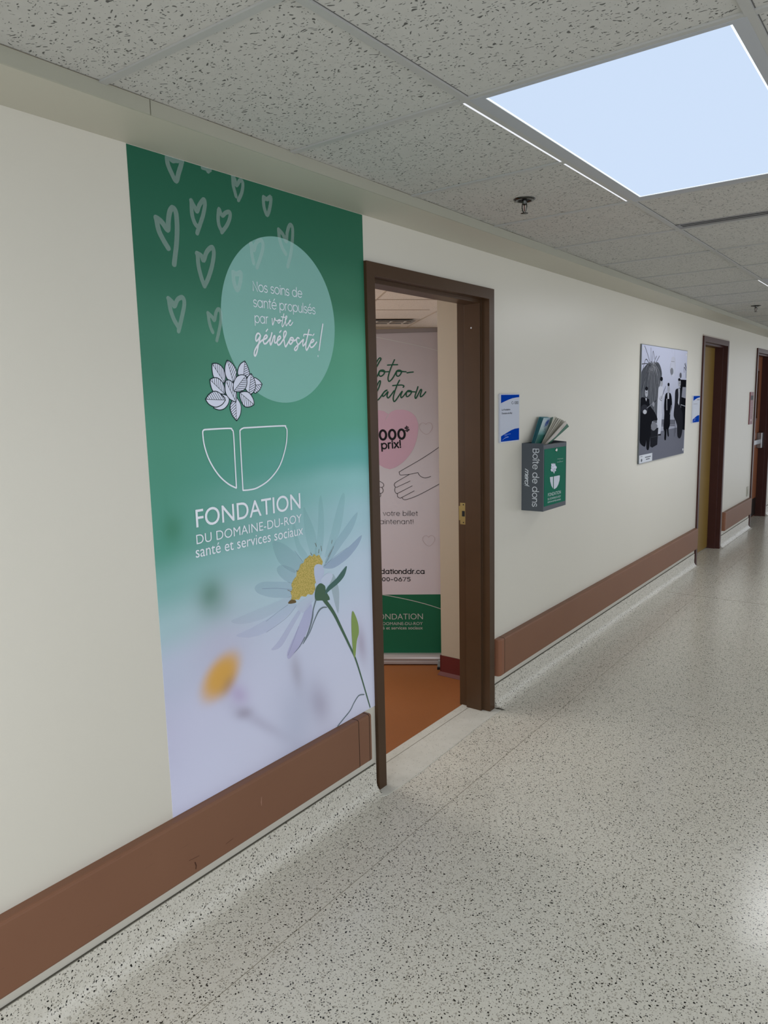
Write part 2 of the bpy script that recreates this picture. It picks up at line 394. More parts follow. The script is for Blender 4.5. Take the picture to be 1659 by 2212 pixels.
# ---- geometric monoline face (round single-storey letters) drawn from strokes; x-height .52, caps .70
def A(cx, cy, rx, ry, a0, a1, n=18):
    return [(cx+rx*math.cos(math.radians(a0+(a1-a0)*i/n)), cy+ry*math.sin(math.radians(a0+(a1-a0)*i/n))) for i in range(n+1)]
XX = .52; CC = .70; R0 = .26
GL = {
 'o': ([A(.27, R0, .25, R0, 0, 360, 32)], .60),
 'a': ([A(.27, R0, .25, R0, 0, 360, 32), [(.52, XX), (.52, 0)]], .66),
 'd': ([A(.27, R0, .25, R0, 0, 360, 32), [(.52, .76), (.52, 0)]], .66),
 'b': ([A(.29, R0, .25, R0, 0, 360, 32), [(.04, .76), (.04, 0)]], .62),
 'p': ([A(.29, R0, .25, R0, 0, 360, 32), [(.04, XX), (.04, -.22)]], .62),
 'e': ([A(.27, R0, .25, R0, -40, 0, 6)[:0]+[(.02, .27), (.52, .27)]+A(.27, R0, .25, R0, 2, 318, 32)], .59),
 'c': ([A(.27, R0, .25, R0, 42, 318, 28)], .56),
 's': ([A(.19, .385, .15, .135, 25, 265, 16)+A(.19, .13, .165, .13, 85, -155, 18)], .44),
 'i': ([[(.05, XX), (.05, 0)], A(.05, .68, .014, .014, 0, 360, 8)], .16),
 'l': ([[(.05, .76), (.05, 0)]], .16),
 'n': ([[(.04, XX), (.04, 0)], [(.04, .28)]+A(.24, .30, .20, .22, 180, 0, 16)+[(.44, 0)]], .54),
 'm': ([[(.04, XX), (.04, 0)], [(.04, .28)]+A(.22, .32, .18, .20, 180, 0, 16)+[(.40, 0)], [(.40, .28)]+A(.58, .32, .18, .20, 180, 0, 16)+[(.76, 0)]], .86),
 'u': ([[(.04, XX)]+A(.24, .22, .20, .22, 180, 360, 16)+[(.44, XX)], [(.44, XX), (.44, 0)]], .54),
 'r': ([[(.04, XX), (.04, 0)], [(.04, .28)]+A(.22, .32, .18, .20, 180, 80, 10)], .33),
 't': ([[(.12, .68), (.12, .10)]+A(.20, .09, .08, .09, 180, 280, 6), [(.01, XX), (.25, XX)]], .33),
 'v': ([[(.02, XX), (.23, 0), (.44, XX)]], .50),
 'x': ([[(.02, XX), (.42, 0)], [(.42, XX), (.02, 0)]], .48),
 'f': ([[(.12, 0), (.12, .62)]+A(.21, .64, .09, .11, 180, 90, 6), [(.01, XX), (.26, XX)]], .32),
 'N': ([[(.05, 0), (.05, CC), (.50, 0), (.50, CC)]], .62),
 'B': ([[(.05, 0), (.05, CC)]+A(.28, .53, .16, .17, 90, -90, 14)+[(.05, .36)], [(.28, .36)]+A(.30, .18, .19, .18, 90, -90, 14)+[(.05, 0)]], .58),
 '0': ([A(.25, .35, .20, .33, 0, 360, 32)], .54),
 '5': ([[(.44, CC), (.12, CC), (.08, .38)]+A(.25, .22, .21, .225, 130, -140, 20)], .55),
 '6': ([A(.27, .22, .22, .22, 0, 360, 28), [(.075, .30), (.33, CC)]], .56),
 '7': ([[(.03, CC), (.45, CC), (.16, 0)]], .50),
 '-': ([[(.04, .27), (.30, .27)]], .40),
 '.': ([A(.06, .03, .02, .02, 0, 360, 8)], .18),
 '!': ([[(.06, CC), (.06, .2)], A(.06, .03, .016, .016, 0, 360, 8)], .18),
 '$': ([A(.22, .50, .17, .14, 25, 265, 16)+A(.22, .20, .18, .16, 85, -155, 18), [(.22, .80), (.22, -.08)]], .50),
 ' ': ([], .28)}
GL['é'] = (GL['e'][0]+[[(.24, .64), (.36, .78)]], GL['e'][1])
GL['î'] = ([GL['i'][0][0], [(-.06, .63), (.05, .76), (.16, .63)]], .18)
def geo_text(mb, pl, body, pL, pR, h, wt, d, mi=0, ref=XX, prefix='', track=0.0, slant=0.0):
    """prefix: letters that continue to the left of pL"""
    x = 0; segs = []; start = 0
    for k, ch in enumerate(prefix+body):
        if k == len(prefix): start = x
        g, adv = GL[ch]
        for p in g:
            if p: segs.append([(x+a+b*slant, b) for a, b in p])
        x += adv+track
    end = x-track-(GL[body[-1]][1]-max(a for p in GL[body[-1]][0] for a, b in p))
    st = start+min(a for p in GL[body[0]][0] for a, b in p)
    dx, dy = pR[0]-pL[0], pR[1]-pL[1]; l = math.hypot(dx, dy); ux, uy = dx/l, dy/l; sx = l/(end-st); sy = h/ref
    for p in segs:
        q = [(pL[0]+ux*(a-st)*sx-uy*b*sy, pL[1]+uy*(a-st)*sx+ux*b*sy) for a, b in p]
        mb.stroke(pl, q, wt*sy, d, mi)
        for c in q[1:-1]: 
            if len(p) < 6: mb.disc(pl, c, wt*sy/2, wt*sy/2, d, mi, 8)

# ------------------------------------------------------------------ dimensions
Z_C = 2.3075; Z_S = 2.2716; X_S = .2022; XG = .7854; G0 = 1.0493; T = .6096
MY0, MY1, MZ1, GZ = 1.2449, 2.2389, 2.2700, .3644
F0, F1, FZ = 2.2389, 3.2274, 2.1075
D2A, D2B, DZ = 7.163, 8.156, 2.118
D3A, D3B = 9.62, 10.66
TH = .16
YA, YB = -1.2, 15.0

# ------------------------------------------------------------------ shell
def slab(y0, y1, z0, z1, mb): mb.box((-TH, y0, z0), (0, y1, z1))
w = MB()
slab(YA, F0+.01, 0, Z_C+.3, w); slab(F0+.01, F1-.01, FZ-.01, Z_C+.3, w); slab(F1-.01, D2A+.01, 0, Z_C+.3, w)
slab(D2A+.01, D2B-.01, DZ-.01, Z_C+.3, w); slab(D2B-.01, D3A+.01, 0, Z_C+.3, w); slab(D3A+.01, D3B-.01, DZ-.01, Z_C+.3, w)
slab(D3B-.01, YB, 0, Z_C+.3, w)
struct(w.build('wall_left', [M_wall]))
# dropped plaster band along the wall with its vertical lip
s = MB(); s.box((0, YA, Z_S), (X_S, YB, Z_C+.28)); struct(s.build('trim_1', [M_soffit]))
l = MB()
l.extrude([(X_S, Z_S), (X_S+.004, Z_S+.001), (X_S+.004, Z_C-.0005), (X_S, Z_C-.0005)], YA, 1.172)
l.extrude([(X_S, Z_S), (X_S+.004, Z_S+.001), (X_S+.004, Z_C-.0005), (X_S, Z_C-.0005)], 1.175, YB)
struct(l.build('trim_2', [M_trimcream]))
# floor
f = MB(); f.box((-.02, YA, -.05), (4.2, YB, 0)); struct(f.build('floor', [M_terrazzo]))
f = MB(); f.box((-4.5, 1.0, -.05), (-.145, 6.5, -.0005)); struct(f.build('floor_office', [M_orange]))
f = MB(); f.box((-.145, D2A, -.05), (-.0, D3B+.5, -.0004)); struct(f.build('floor_doorways', [M_terrazzo]))
# threshold patch of smooth cement
tp = [(-.150, F0-.02), (-.150, F1+.0), (.020, F1+.0), (.047, F1+.004), (.051, 3.18), (.050, 3.05), (.053, 2.93), (.060, 2.78), (.063, 2.62), (.070, 2.48), (.069, 2.36), (.063, 2.225), (.040, 2.19), (.012, 2.20), (-.01, F0-.02)]
f = MB(); f.poly([(x, y, .0022) for x, y in tp]); 
f.faces([(x, y, .0022) for x, y in tp]+[(x, y, -.002) for x, y in tp], [(i, (i+1) % len(tp), len(tp)+(i+1) % len(tp), len(tp)+i) for i in range(len(tp))])
f.box((-.104, F0+.03, .0022), (-.101, F1-.03, .0026), 1)
struct(f.build('trim_3', [M_patch, mat('cement_seam', '#8a877b', .8)]))
# thin dividing strips in the terrazzo
f = MB(); f.box((.2992, YA, 0), (.3008, YB, .0005)); f.box((.074, 6.058, 0), (.2985, 6.062, .0006)); f.box((.3013, 6.062, 0), (4.2, 6.066, .0006))
f.box((.3013, 11.5, 0), (4.2, 11.505, .0006))
struct(f.build('trim_4', [mat('terrazzo_divider', '#7d7767', .5)]))
# terrazzo cove base
def cove(y0, y1):
    r = .045; px = .009
    prof = [(-.0, .121), (px, .121)]+[(px+r-r*math.cos(math.radians(a)), r-r*math.sin(math.radians(a))) for a in range(0, 91, 6)]+[(px+r, -.001), (0, -.001)]
    m = MB(); n = len(prof); 
    vs = [(x, y0, z) for x, z in prof]+[(x, y1, z) for x, z in prof]
    m.faces(vs, [(i, i+1, n+i+1, n+i) for i in range(1, n-2)], 0, True)
    m.faces(vs, [(0, 1, n+1, n)], 0)
    m.poly([(x, y0, z) for x, z in prof]); m.poly([(x, y1, z) for x, z in prof][::-1])
    m.box((0, y0, .121), (px-.003, y1, .1224), 1)
    return m
for nm, (a, b) in {'baseboard_left_near': (YA, F0-.012), 'baseboard_left_middle': (F1+.016, D2A-.02), 'baseboard_left_far': (D2B+.01, D3A-.03), 'baseboard_left_end': (D3B+.03, YB)}.items():
    o = cove(a, b).build(nm, [M_terrazzo, mat('grout_line', '#66645a', .8)])
    struct(o)
# ceiling
c = MB()
FX0, FX1 = XG, XG+T+.018
for x0, x1 in ((X_S-.0, XG), (FX1, 4.2)): c.box((x0, YA, Z_C), (x1, YB, Z_C+.018))
LIGHT_Y = [-2.0, G0+T, G0+7*T, G0+13*T, G0+19*T]
prev = YA
for ly in LIGHT_Y[1:]:
    c.box((XG, prev, Z_C), (FX1, ly, Z_C+.018)); prev = ly+2*T
c.box((XG, prev, Z_C), (FX1, YB, Z_C+.018))
ceiling = struct(c.build('ceiling', [M_tile]))
g = MB()
def bar(x0, y0, x1, y1, wdt=.019):
    if abs(x1-x0) < abs(y1-y0): g.box((x0-wdt/2, y0, Z_C-.0055), (x0+wdt/2, y1, Z_C-.0002)); g.box((x0+wdt/2, y0, Z_C-.0006), (x0+wdt/2+.0022, y1, Z_C+.0002), 1)
    else: g.box((x0, y0-wdt/2, Z_C-.005), (x1, y0+wdt/2, Z_C-.0002)); g.box((x0, y0+wdt/2, Z_C-.0006), (x1, y0+wdt/2+.002, Z_C+.0002), 1)
for x in (XG, FX1, FX1+T, FX1+2*T): bar(x, YA, x, YB)
k = -4
while G0+k*T < YB:
    y = G0+k*T
    if y > YA:
        bar(X_S+.003, y, XG, y); bar(FX1, y, 4.2, y)
        if not any(ly+.05 < y < ly+2*T-.05 for ly in LIGHT_Y): bar(XG, y, FX1, y)
    k += 1
g.build('ceiling_grid', [M_tee, M_tee_seam], ceiling)
# thin wall-side edge of the cut tiles, slightly ragged
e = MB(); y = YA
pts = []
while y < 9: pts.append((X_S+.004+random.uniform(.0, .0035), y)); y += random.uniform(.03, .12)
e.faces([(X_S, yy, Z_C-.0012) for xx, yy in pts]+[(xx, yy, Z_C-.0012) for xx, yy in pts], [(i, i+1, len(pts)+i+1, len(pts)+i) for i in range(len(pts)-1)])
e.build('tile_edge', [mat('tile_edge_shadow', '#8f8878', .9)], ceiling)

# ------------------------------------------------------------------ door frames
def frame_mesh(y0, y1, zt, xf=.015, face=.05, depth=TH):
    """hollow metal frame: face, first rabbet, proud stop, second rabbet"""
    steps = [(xf, face), (-.028, face), (-.028, face+.016), (-.115, face+.016), (-.115, face), (-depth-.004, face), (-depth-.004, 0)]
    m = MB()
    def loop(x, ins): return [(x, y0+ins, 0), (x, y0+ins, zt-ins), (x, y1-ins, zt-ins), (x, y1-ins, 0)]
    rings = [loop(0, 0), loop(xf, 0)]+[loop(x, i) for x, i in steps]
    for a, b in zip(rings[:-1], rings[1:]):
        vs = a+b
        m.faces(vs, [(0, 1, 5, 4), (1, 2, 6, 5), (2, 3, 7, 6)])
    return m
door1 = struct(empty('door_1', (0, (F0+F1)/2, 0)))
frame_mesh(F0, F1, FZ).build('door_frame', [M_frame], door1, bevel=.0012)
# strike plate in the far jamb
sp = MB(); yj = F1-.05
sp.box((-.153, yj-.0016, .965), (-.119, yj-.0002, 1.075))
sp.box((-.160, yj-.0018, .985), (-.153, yj-.0004, 1.058))
o = sp.build('strike_plate', [M_brass], door1)
h = MB(); h.box((-.142, yj-.0022, 1.006), (-.126, yj-.0015, 1.034)); h.lathe((-.134, yj-.002, .975), (0, 1, 0), [(0, -.0008), (.003, -.0008), (.003, .001)], 10)
h.lathe((-.134, yj-.002, 1.066), (0, 1, 0), [(0, -.0008), (.003, -.0008), (.003, .001)], 10)
h.build('latch_hole', [M_black], o)
d = MB(); d.lathe((-.075, F1-.066-.0008, 1.93), (0, -1, 0), [(.004, 0), (.003, .001), (0, .0012)], 10); d.build('silencer_dot', [M_white], door1)
# cement dirt wedge beside the frame foot
dr = MB(); dr.fill(Plane((0, 0, .0), (0, 1, 0), (1, 0, 0)), [(F1+.001, .012), (F1+.02, .03), (F1+.012, .075), (F1-.004, .03)], -.0026)
dr.build('frame_foot_sealant', [mat('dark_sealant', '#4a473d', .8)], door1)

door2 = struct(empty('door_2', (0, (D2A+D2B)/2, 0)))
frame_mesh(D2A, D2B, DZ, depth=.15).build('door_frame', [M_frame2], door2, bevel=.0012)
lf = MB(); lf.box((-.150, D2A+.05, .012), (-.105, D2B-.05, DZ-.052)); lf.build('door_leaf', [M_oak], door2, bevel=.001)
hn = MB(); hn.lathe((-.105, D2A+.12, 1.0), (1, 0, 0), [(.03, 0), (.03, .006), (.012, .008), (.012, .04), (.0, .042)], 16)
hn.tube([(-.068, D2A+.12, 1.0), (-.066, D2A+.20, 1.0), (-.066, D2A+.24, 1.0)], .008); 
hn.build('door_handle', [M_brass], door2)
ht = MB(); ht.box((.0, D2A-.006, DZ), (.012, D2B+.006, DZ+.012)); ht.build('head_trim', [mat('pale_caulk', '#b9b0a2', .35)], door2)

door3 = struct(empty('door_3', (0, (D3A+D3B)/2, 0)))
frame_mesh(D3A, D3B, DZ, depth=.15).build('door_frame', [M_frame2], door3, bevel=.0012)
lf = MB(); ya, yb = D3A+.05, D3B-.05; vy0, vy1, vz0, vz1 = D3A+.60, D3A+.78, 1.28, 1.88
for a in (((-.150, ya, .012), (-.105, vy0, DZ-.052)), ((-.150, vy1, .012), (-.105, yb, DZ-.052)), ((-.150, vy0, .012), (-.105, vy1, vz0)), ((-.150, vy0, vz1), (-.105, vy1, DZ-.052))): lf.box(*a)
leaf3 = lf.build('door_leaf', [M_cherry], door3)
vb = MB()
for a in (((-.106, vy0-.02, vz0-.02), (-.098, vy0+.005, vz1+.02)), ((-.106, vy1-.005, vz0-.02), (-.098, vy1+.02, vz1+.02)), ((-.106, vy0, vz0-.02), (-.098, vy1, vz0+.005)), ((-.106, vy0, vz1-.005), (-.098, vy1, vz1+.02))): vb.box(*a)
vf = vb.build('vision_frame', [mat('bronze_bead', '#6b4430', .4)], door3)
vg = MB(); vg.box((-.130, vy0, vz0), (-.124, vy1, vz1)); vg.build('pane', [mat('dark_wired_glass', '#2a120c', .1)], vf)
kp = MB(); kp.box((-.105, ya+.01, .02), (-.103, yb-.01, .25)); kp.build('kick_plate', [mat('dark_kick_plate', '#2f2a28', .35, .6)], door3)
pbm = MB(); pbm.box((-.105, ya+.40, .955), (-.065, yb-.02, 1.015)); pbm.box((-.105, yb-.14, .90), (-.045, yb-.02, 1.10)); pbm.build('panic_bar', [M_steel], door3, bevel=.006)

# ------------------------------------------------------------------ office seen through the door
ow = MB(); ow.box((-.476, 3.488, 0), (-TH-.0, 5.6, Z_C+.0)); struct(ow.build('wall_office_right', [M_office_wall]))
ob = MB(); ob.extrude([(0, 0), (0, 0)], 0, 0) if False else None
base = MB()
base.box((-.478, 3.483, 0), (-TH, 3.489, .118)); base.box((-.482, 3.483, 0), (-.476, 5.6, .118))
r = .012
base.faces([(-.482, 3.483, .02), (-TH, 3.483, .02), (-TH, 3.468, 0.001), (-.492, 3.468, 0.001)], [(0, 1, 2, 3)], 0)
struct(base.build('baseboard_office_right', [M_redbase]))
ob = MB(); a1 = math.radians(46.5); dL = Vector((-math.sin(a1), math.cos(a1), 0)); dC = Vector((math.cos(a1), math.sin(a1), 0))
ob.poly([(-5, .8, Z_C+.002), (-TH, .8, Z_C+.002), (-TH, 7.6, Z_C+.002), (-5, 7.6, Z_C+.002)])
oc = struct(ob.build('ceiling_office', [M_tile_office]))
og = MB()
def obar(c0, dirv, l0, l1, wd=.012):
    nrm = Vector((-dirv.y, dirv.x, 0))
    # keep the bar inside the office (x < -TH) and clear of the near wall
    if abs(dirv.x) > 1e-6:
        t = (-TH-.01-c0.x)/dirv.x
        if dirv.x > 0: l1 = min(l1, t)
        else: l0 = max(l0, t)
    if l1 <= l0: return
    og.faces([c0+dirv*a+nrm*b+Vector((0, 0, z)) for z in (-.002, 0) for a, b in ((l0, -wd/2), (l1, -wd/2), (l1, wd/2), (l0, wd/2))],
             [(0, 3, 2, 1), (4, 5, 6, 7), (0, 1, 5, 4), (1, 2, 6, 5), (2, 3, 7, 6), (3, 0, 4, 7)])
for v in (4.03-2*.605, 4.03-.605, 4.03, 4.03+.58, 4.03+1.19, 4.03+1.8):
    obar(Vector((0, 0, Z_C+.001))+dL*v, dC, -3, 2.6)
for v in (2.075, 2.075-.61, 2.075-1.22, 2.07+.61, 2.07+1.22):
    obar(Vector((0, 0, Z_C+.001))+dC*v, dL, 0.2, 6.6)
og.build('ceiling_grid', [mat('office_grid_metal', '#bdb0a0', .5)], oc)
# far office walls, at 45 degrees to the corridor
fw = MB(); p0 = dL*5.75; 
for (q0, q1) in ((dL*5.62+dC*(-1.5), dL*5.98+dC*3.2),):
    nrm = Vector((q1-q0)); n2 = Vector((-nrm.y, nrm.x, 0)).normalized()*.1
    vs = [q0, q1, q1+n2, q0+n2]; vs = [Vector((v.x, v.y, z)) for z in (0, Z_C) for v in vs]
    fw.faces(vs, [(0, 3, 2, 1), (4, 5, 6, 7), (0, 1, 5, 4), (1, 2, 6, 5), (2, 3, 7, 6), (3, 0, 4, 7)])
struct(fw.build('wall_office_far', [M_office_wall]))
fw = MB(); fw.box((-4.6, .9, 0), (-4.5, 7, Z_C)); struct(fw.build('wall_office_left', [M_office_wall]))
fw = MB(); fw.box((-4.5, .9, 0), (-TH, 1.0, Z_C)); struct(fw.build('wall_office_near', [M_office_wall]))
# louvred office luminaire
P = Vector((0, 0, Z_C-.001)); lum = empty('louvred_light', P+dL*5.33+dC*2.2)
thing(lum, 'louvred office ceiling light showing over the roll-up banner through the open door', 'light fixture')
m = MB()
def oq(mb, v0, v1, c0, c1, z0, z1, mi=0):
    vs = [dL*a+dC*b+Vector((0, 0, Z_C+z)) for z in (z0-.012, z1-.012) for a, b in ((v0, c0), (v1, c0), (v1, c1), (v0, c1))]
    mb.faces(vs, [(0, 3, 2, 1), (4, 5, 6, 7), (0, 1, 5, 4), (1, 2, 6, 5), (2, 3, 7, 6), (3, 0, 4, 7)], mi)
c0, c1, v0, v1 = 1.45, 2.60, 5.235, 5.45
oq(m, v0-.02, v0, c0, c1, -.006, 0); oq(m, v1, v1+.02, c0, c1, -.006, 0); oq(m, v0, v1, c0-.02, c0, -.006, 0); oq(m, v0, v1, c1, c1+.02, -.006, 0)
m.build('housing', [mat('louvre_frame', '#8d8c8a', .4)], lum)
m = MB(); oq(m, v0, v1, c0, c1, -.0015, -.001); m.build('reflector', [mat('louvre_dark', '#5b5553', .3, .6)], lum)
m = MB()
for i in range(9): cc = c0+(c1-c0)*(i+.5)/9; oq(m, v0, v1, cc-.006, cc+.006, -.010, -.002)
oq(m, (v0+v1)/2-.005, (v0+v1)/2+.005, c0, c1, -.010, -.002)
m.build('louvre', [mat('louvre_blade', '#cfcac2', .3, .3)], lum)

# ------------------------------------------------------------------ roll-up banner in the office
BO = Vector((-.885, 3.460, 0)); BU = Vector((.837, .547, 0)).normalized()
BP = Plane(BO, BU, (0, 0, 1))
if BP.N.dot(CAM-BO) < 0: raise RuntimeError('banner faces away')
ban = empty('rollup_banner', BO)
thing(ban, 'pink and green roll-up banner about a lottery standing inside the office doorway', 'banner')
BX0, BX1 = -.36, .49
M_banner = mat('banner_pink_print_shaded', '#b9a3a6', .5)
t_ = NT(M_banner); cc = t_.coords(); sx = t_.new('ShaderNodeSeparateXYZ'); t_.link(cc, sx.inputs[0])
t_.link(t_.ramp(t_.math('MULTIPLY', sx.outputs[2], .5), [(0, srgb('#d2c6cc')), (.55, srgb('#d0ccd4')), (.86, srgb('#b6aeb2')), (1, srgb('#a49a9c'))]), pb(M_banner).inputs['Base Color'])  # darker top of the ramp is weaker light put into the print colour
M_bgreen = mat('banner_green_print', '#1a6446', .5)
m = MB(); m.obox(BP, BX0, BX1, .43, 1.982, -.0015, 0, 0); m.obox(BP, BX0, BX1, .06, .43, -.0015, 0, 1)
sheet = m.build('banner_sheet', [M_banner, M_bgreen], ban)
m = MB(); m.obox(BP, BX0, BX1, 1.98, 2.003, -.008, .006); m.build('top_rail', [mat('banner_top_rail', '#7d7472', .4, .3)], ban, bevel=.002)
m = MB()
prof = [(-.055, .008), (-.055, .045), (-.03, .062), (.03, .062), (.045, .052), (.05, .04), (.044, .028), (.05, .022), (.05, .008)]
vs = [BP.at(a, z, d) for a in (BX0-.005, BX1+.005) for d, z in prof]; n = len(prof)
m.faces(vs, [(i, (i+1) % n, n+(i+1) % n, n+i) for i in range(n)]); m.poly(vs[:n]); m.poly(vs[n:][::-1])
m.build('base_cassette', [mat('banner_base_silver', '#b5aead', .3, .4)], ban)
for a in (BX0+.1, .335):
    m = MB(); m.obox(BP, a, a+.05, .0, .008, -.12, .12); m.obox(BP, a+.004, a+.046, .006, .035, .05, .075, 1); m.obox(BP, a-.002, a+.052, .0, .01, .105, .125, 2)
    m.build('foot', [mat('banner_foot', '#7e8583', .4, .3), mat('banner_foot_light', '#9ba19f', .5), M_black], ban)
Z4 = Zoom(BP, 770, 540, 4.809); Z5 = Zoom(BP, 770, 980, 4.609); Z6 = Zoom(BP, 800, 740, 10.369)
bk = abs(Z5((0, 0), (100, 0))[0][0]-Z5((0, 0), (100, 0))[1][0])/100     # metres per zoom pixel
M_bgtext = mat('banner_green_ink', '#174f3a', .5); M_bktext = mat('black_ink', '#121318', .5); M_wtext = mat('white_ink', '#dde1e6', .5)
m = MB()
for pts in ([(90, 600), (130, 560), (190, 450), (235, 370), (212, 342), (160, 400), (110, 520), (85, 640), (95, 740), (135, 780), (170, 720), (205, 640), (250, 618), (300, 622), (322, 660), (290, 720), (235, 755), (195, 730), (200, 660), (240, 640), (320, 655), (415, 652)],
            [(540, 385), (480, 520), (430, 650), (397, 780), (402, 850), (430, 868), (490, 810), (545, 720), (590, 640), (640, 618), (695, 640), (680, 700), (640, 748), (600, 750), (580, 710), (592, 650), (650, 645), (800, 655)],
            [(385, 505), (500, 498), (610, 495)], [(822, 678), (890, 666), (960, 660)],
            [(110, 1150), (150, 1090), (200, 980), (225, 880), (207, 858), (165, 930), (120, 1060), (110, 1200), (155, 1290), (220, 1230), (275, 1150), (330, 1085), (380, 1062), (320, 1100), (275, 1160), (280, 1205), (320, 1185), (395, 1100), (372, 1190), (395, 1242), (450, 1190), (530, 1080)],
            [(652, 842), (600, 950), (545, 1100), (512, 1230), (520, 1305), (545, 1318), (600, 1250), (660, 1160), (715, 1090), (682, 1180), (692, 1235), (740, 1200), (800, 1120), (850, 1075), (920, 1092), (902, 1150), (850, 1202), (812, 1208), (802, 1160), (820, 1105), (870, 1100), (1000, 1105)],
            [(500, 965), (600, 955), (705, 952), (750, 972), (735, 1002)],
            [(1065, 990), (1030, 1100), (1000, 1200), (1015, 1252), (1060, 1180), (1120, 1062), (1147, 1065), (1118, 1180), (1132, 1215), (1180, 1180), (1240, 1105)]):
    m.stroke(BP, smooth(Z6(pts), 5), 27*bk*4.609/10.369, .0010)
m.build('green_script', [M_bgtext], sheet)
m = MB()
def px(pl, *pts): return [pl.uv(*p) for p in pts]
hr = px(BP, (831.3, 910), (838, 896), (848, 888), (859.4, 885), (875, 885.5), (888, 891), (898, 901), (903, 914), (903.5, 928), (901, 945), (896, 962), (888.5, 977), (878, 991), (866, 1002), (853, 1010), (841.6, 1013.6))
ax = (hr[0][0]+hr[-1][0])/2
hl = [(2*hr[-1][0]-a-(.0), b) for a, b in hr[::-1][1:-1]]
m.fill(BP, smooth(hr, 2)+hl, .0004); m.build('pink_heart', [mat('pink_ink', '#c9a7ba', .5)], sheet)
m = MB()
a, b = Z4((245, 1974), (503, 1962)); geo_text(m, BP, '000', a, b, 100*bk*4.609/4.809, .16, .0010, ref=CC, track=.05, prefix='0 ')
a, b = Z4((508, 1884), (546, 1880)); geo_text(m, BP, '$', a, b, 44*bk, .15, .0010, ref=CC)
m.build('bold_lettering', [M_bktext], sheet); m = MB()
a, b = Z4((265, 2066), (458, 2051)); geo_text(m, BP, 'prix!', a, b, 52*bk, .14, .0010, track=.07, prefix='n ')
m.build('bold_lettering', [M_bktext], sheet); m = MB()
a, b = Z5((243, 1194), (673, 1194)); geo_text(m, BP, 'dationddr.ca', a, b, 33*bk, .135, .0010, prefix='fon', track=.05)
m.build('bold_lettering', [M_bktext], sheet); m = MB()
a, b = Z5((258, 1268), (535, 1268)); geo_text(m, BP, '00-0675', a, b, 38*bk, .13, .0010, ref=CC, track=.05)
m.build('bold_lettering', [M_bktext], sheet)
m = MB()
a, b = Z5((265, 617), (608, 617)); geo_text(m, BP, 'votre billet', a, b, 34*bk, .062, .0010, track=.05)
m.build('thin_lettering', [mat('dark_ink', '#26262c', .5)], sheet); m = MB()
a, b = Z5((235, 699), (565, 699)); geo_text(m, BP, 'aintenant!', a, b, 34*bk, .062, .0010, prefix='m', track=.05)
m.build('thin_lettering', [mat('dark_ink', '#26262c', .5)], sheet)
m = MB()
for pts in ([(850, -85), (728, 0), (600, 80), (440, 172), (426, 188), (432, 208), (448, 213), (530, 205), (612, 188)], [(612, 188), (625, 212), (650, 232), (690, 241), (740, 226)],
            [(530, 205), (400, 280), (378, 302), (380, 325), (398, 334), (420, 325), (535, 272)], [(385, 335), (380, 368), (394, 392), (415, 392), (555, 320)],
            [(410, 394), (408, 425), (430, 441), (452, 435), (575, 370)], [(452, 436), (465, 453), (485, 458), (520, 450), (600, 420), (700, 370), (850, 288)],
            [(200, 262), (240, 280), (268, 300), (268, 325), (245, 335), (200, 325)], [(250, 335), (266, 362), (252, 392), (200, 390)], [(238, 396), (241, 418), (225, 438), (200, 440)]):
    m.stroke(BP, smooth(Z5(pts), 5), 5*bk, .0010)
m.build('hand_drawing', [mat('thin_line_ink', '#2b2528', .5)], sheet)
m = MB()
for cx, cy, s_ in ((718, 868, 1.0), (690, -250, 1.1)):
    hp = [(0, -35), (-14, -48), (-38, -50), (-58, -30), (-56, 0), (-30, 35), (5, 52), (35, 35), (58, 0), (58, -32), (38, -52), (14, -50), (0, -35)]
    m = MB(); m.stroke(BP, smooth(Z5([(cx+a*s_, cy+b*s_) for a, b in hp]), 4), 4*bk, .0008)
    m.build('heart_outline', [mat('faint_pink_ink', '#b9a9ad', .5)], sheet)
m = MB()
m.stroke(BP, smooth(Z4([(60, 880), (200, 905), (500, 965), (700, 1008), (900, 1062)]), 4), 5*bk, .0010)
m.build('white_lettering', [mat('banner_white_ink', '#b9b9b6', .5)], sheet); m = MB()
m.stroke(BP, smooth(Z5([(60, 1375), (250, 1402), (500, 1450), (700, 1500), (870, 1555)]), 4), 7*bk, .0010)
m.build('white_lettering', [mat('banner_white_ink', '#b9b9b6', .5)], sheet); m = MB()
a, b = Z5((182, 1651), (662, 1648)); put_text(m, BP, 'FONDATION', a, b, 60*bk, .0010, offset=-.006)
m.build('white_lettering', [mat('banner_white_ink', '#b9b9b6', .5)], sheet); m = MB()
a, b = Z5((182, 1707), (660, 1705)); put_text(m, BP, 'DU DOMAINE-DU-ROY', a, b, 31*bk, .0010)
m.build('white_lettering', [mat('banner_white_ink', '#b9b9b6', .5)], sheet); m = MB()
a, b = Z5((182, 1750), (660, 1748)); put_text(m, BP, 'santé et services sociaux', a, b, 21*bk, .0010, ref=XH, offset=.006)
m.build('white_lettering', [mat('banner_white_ink', '#b9b9b6', .5)], sheet)

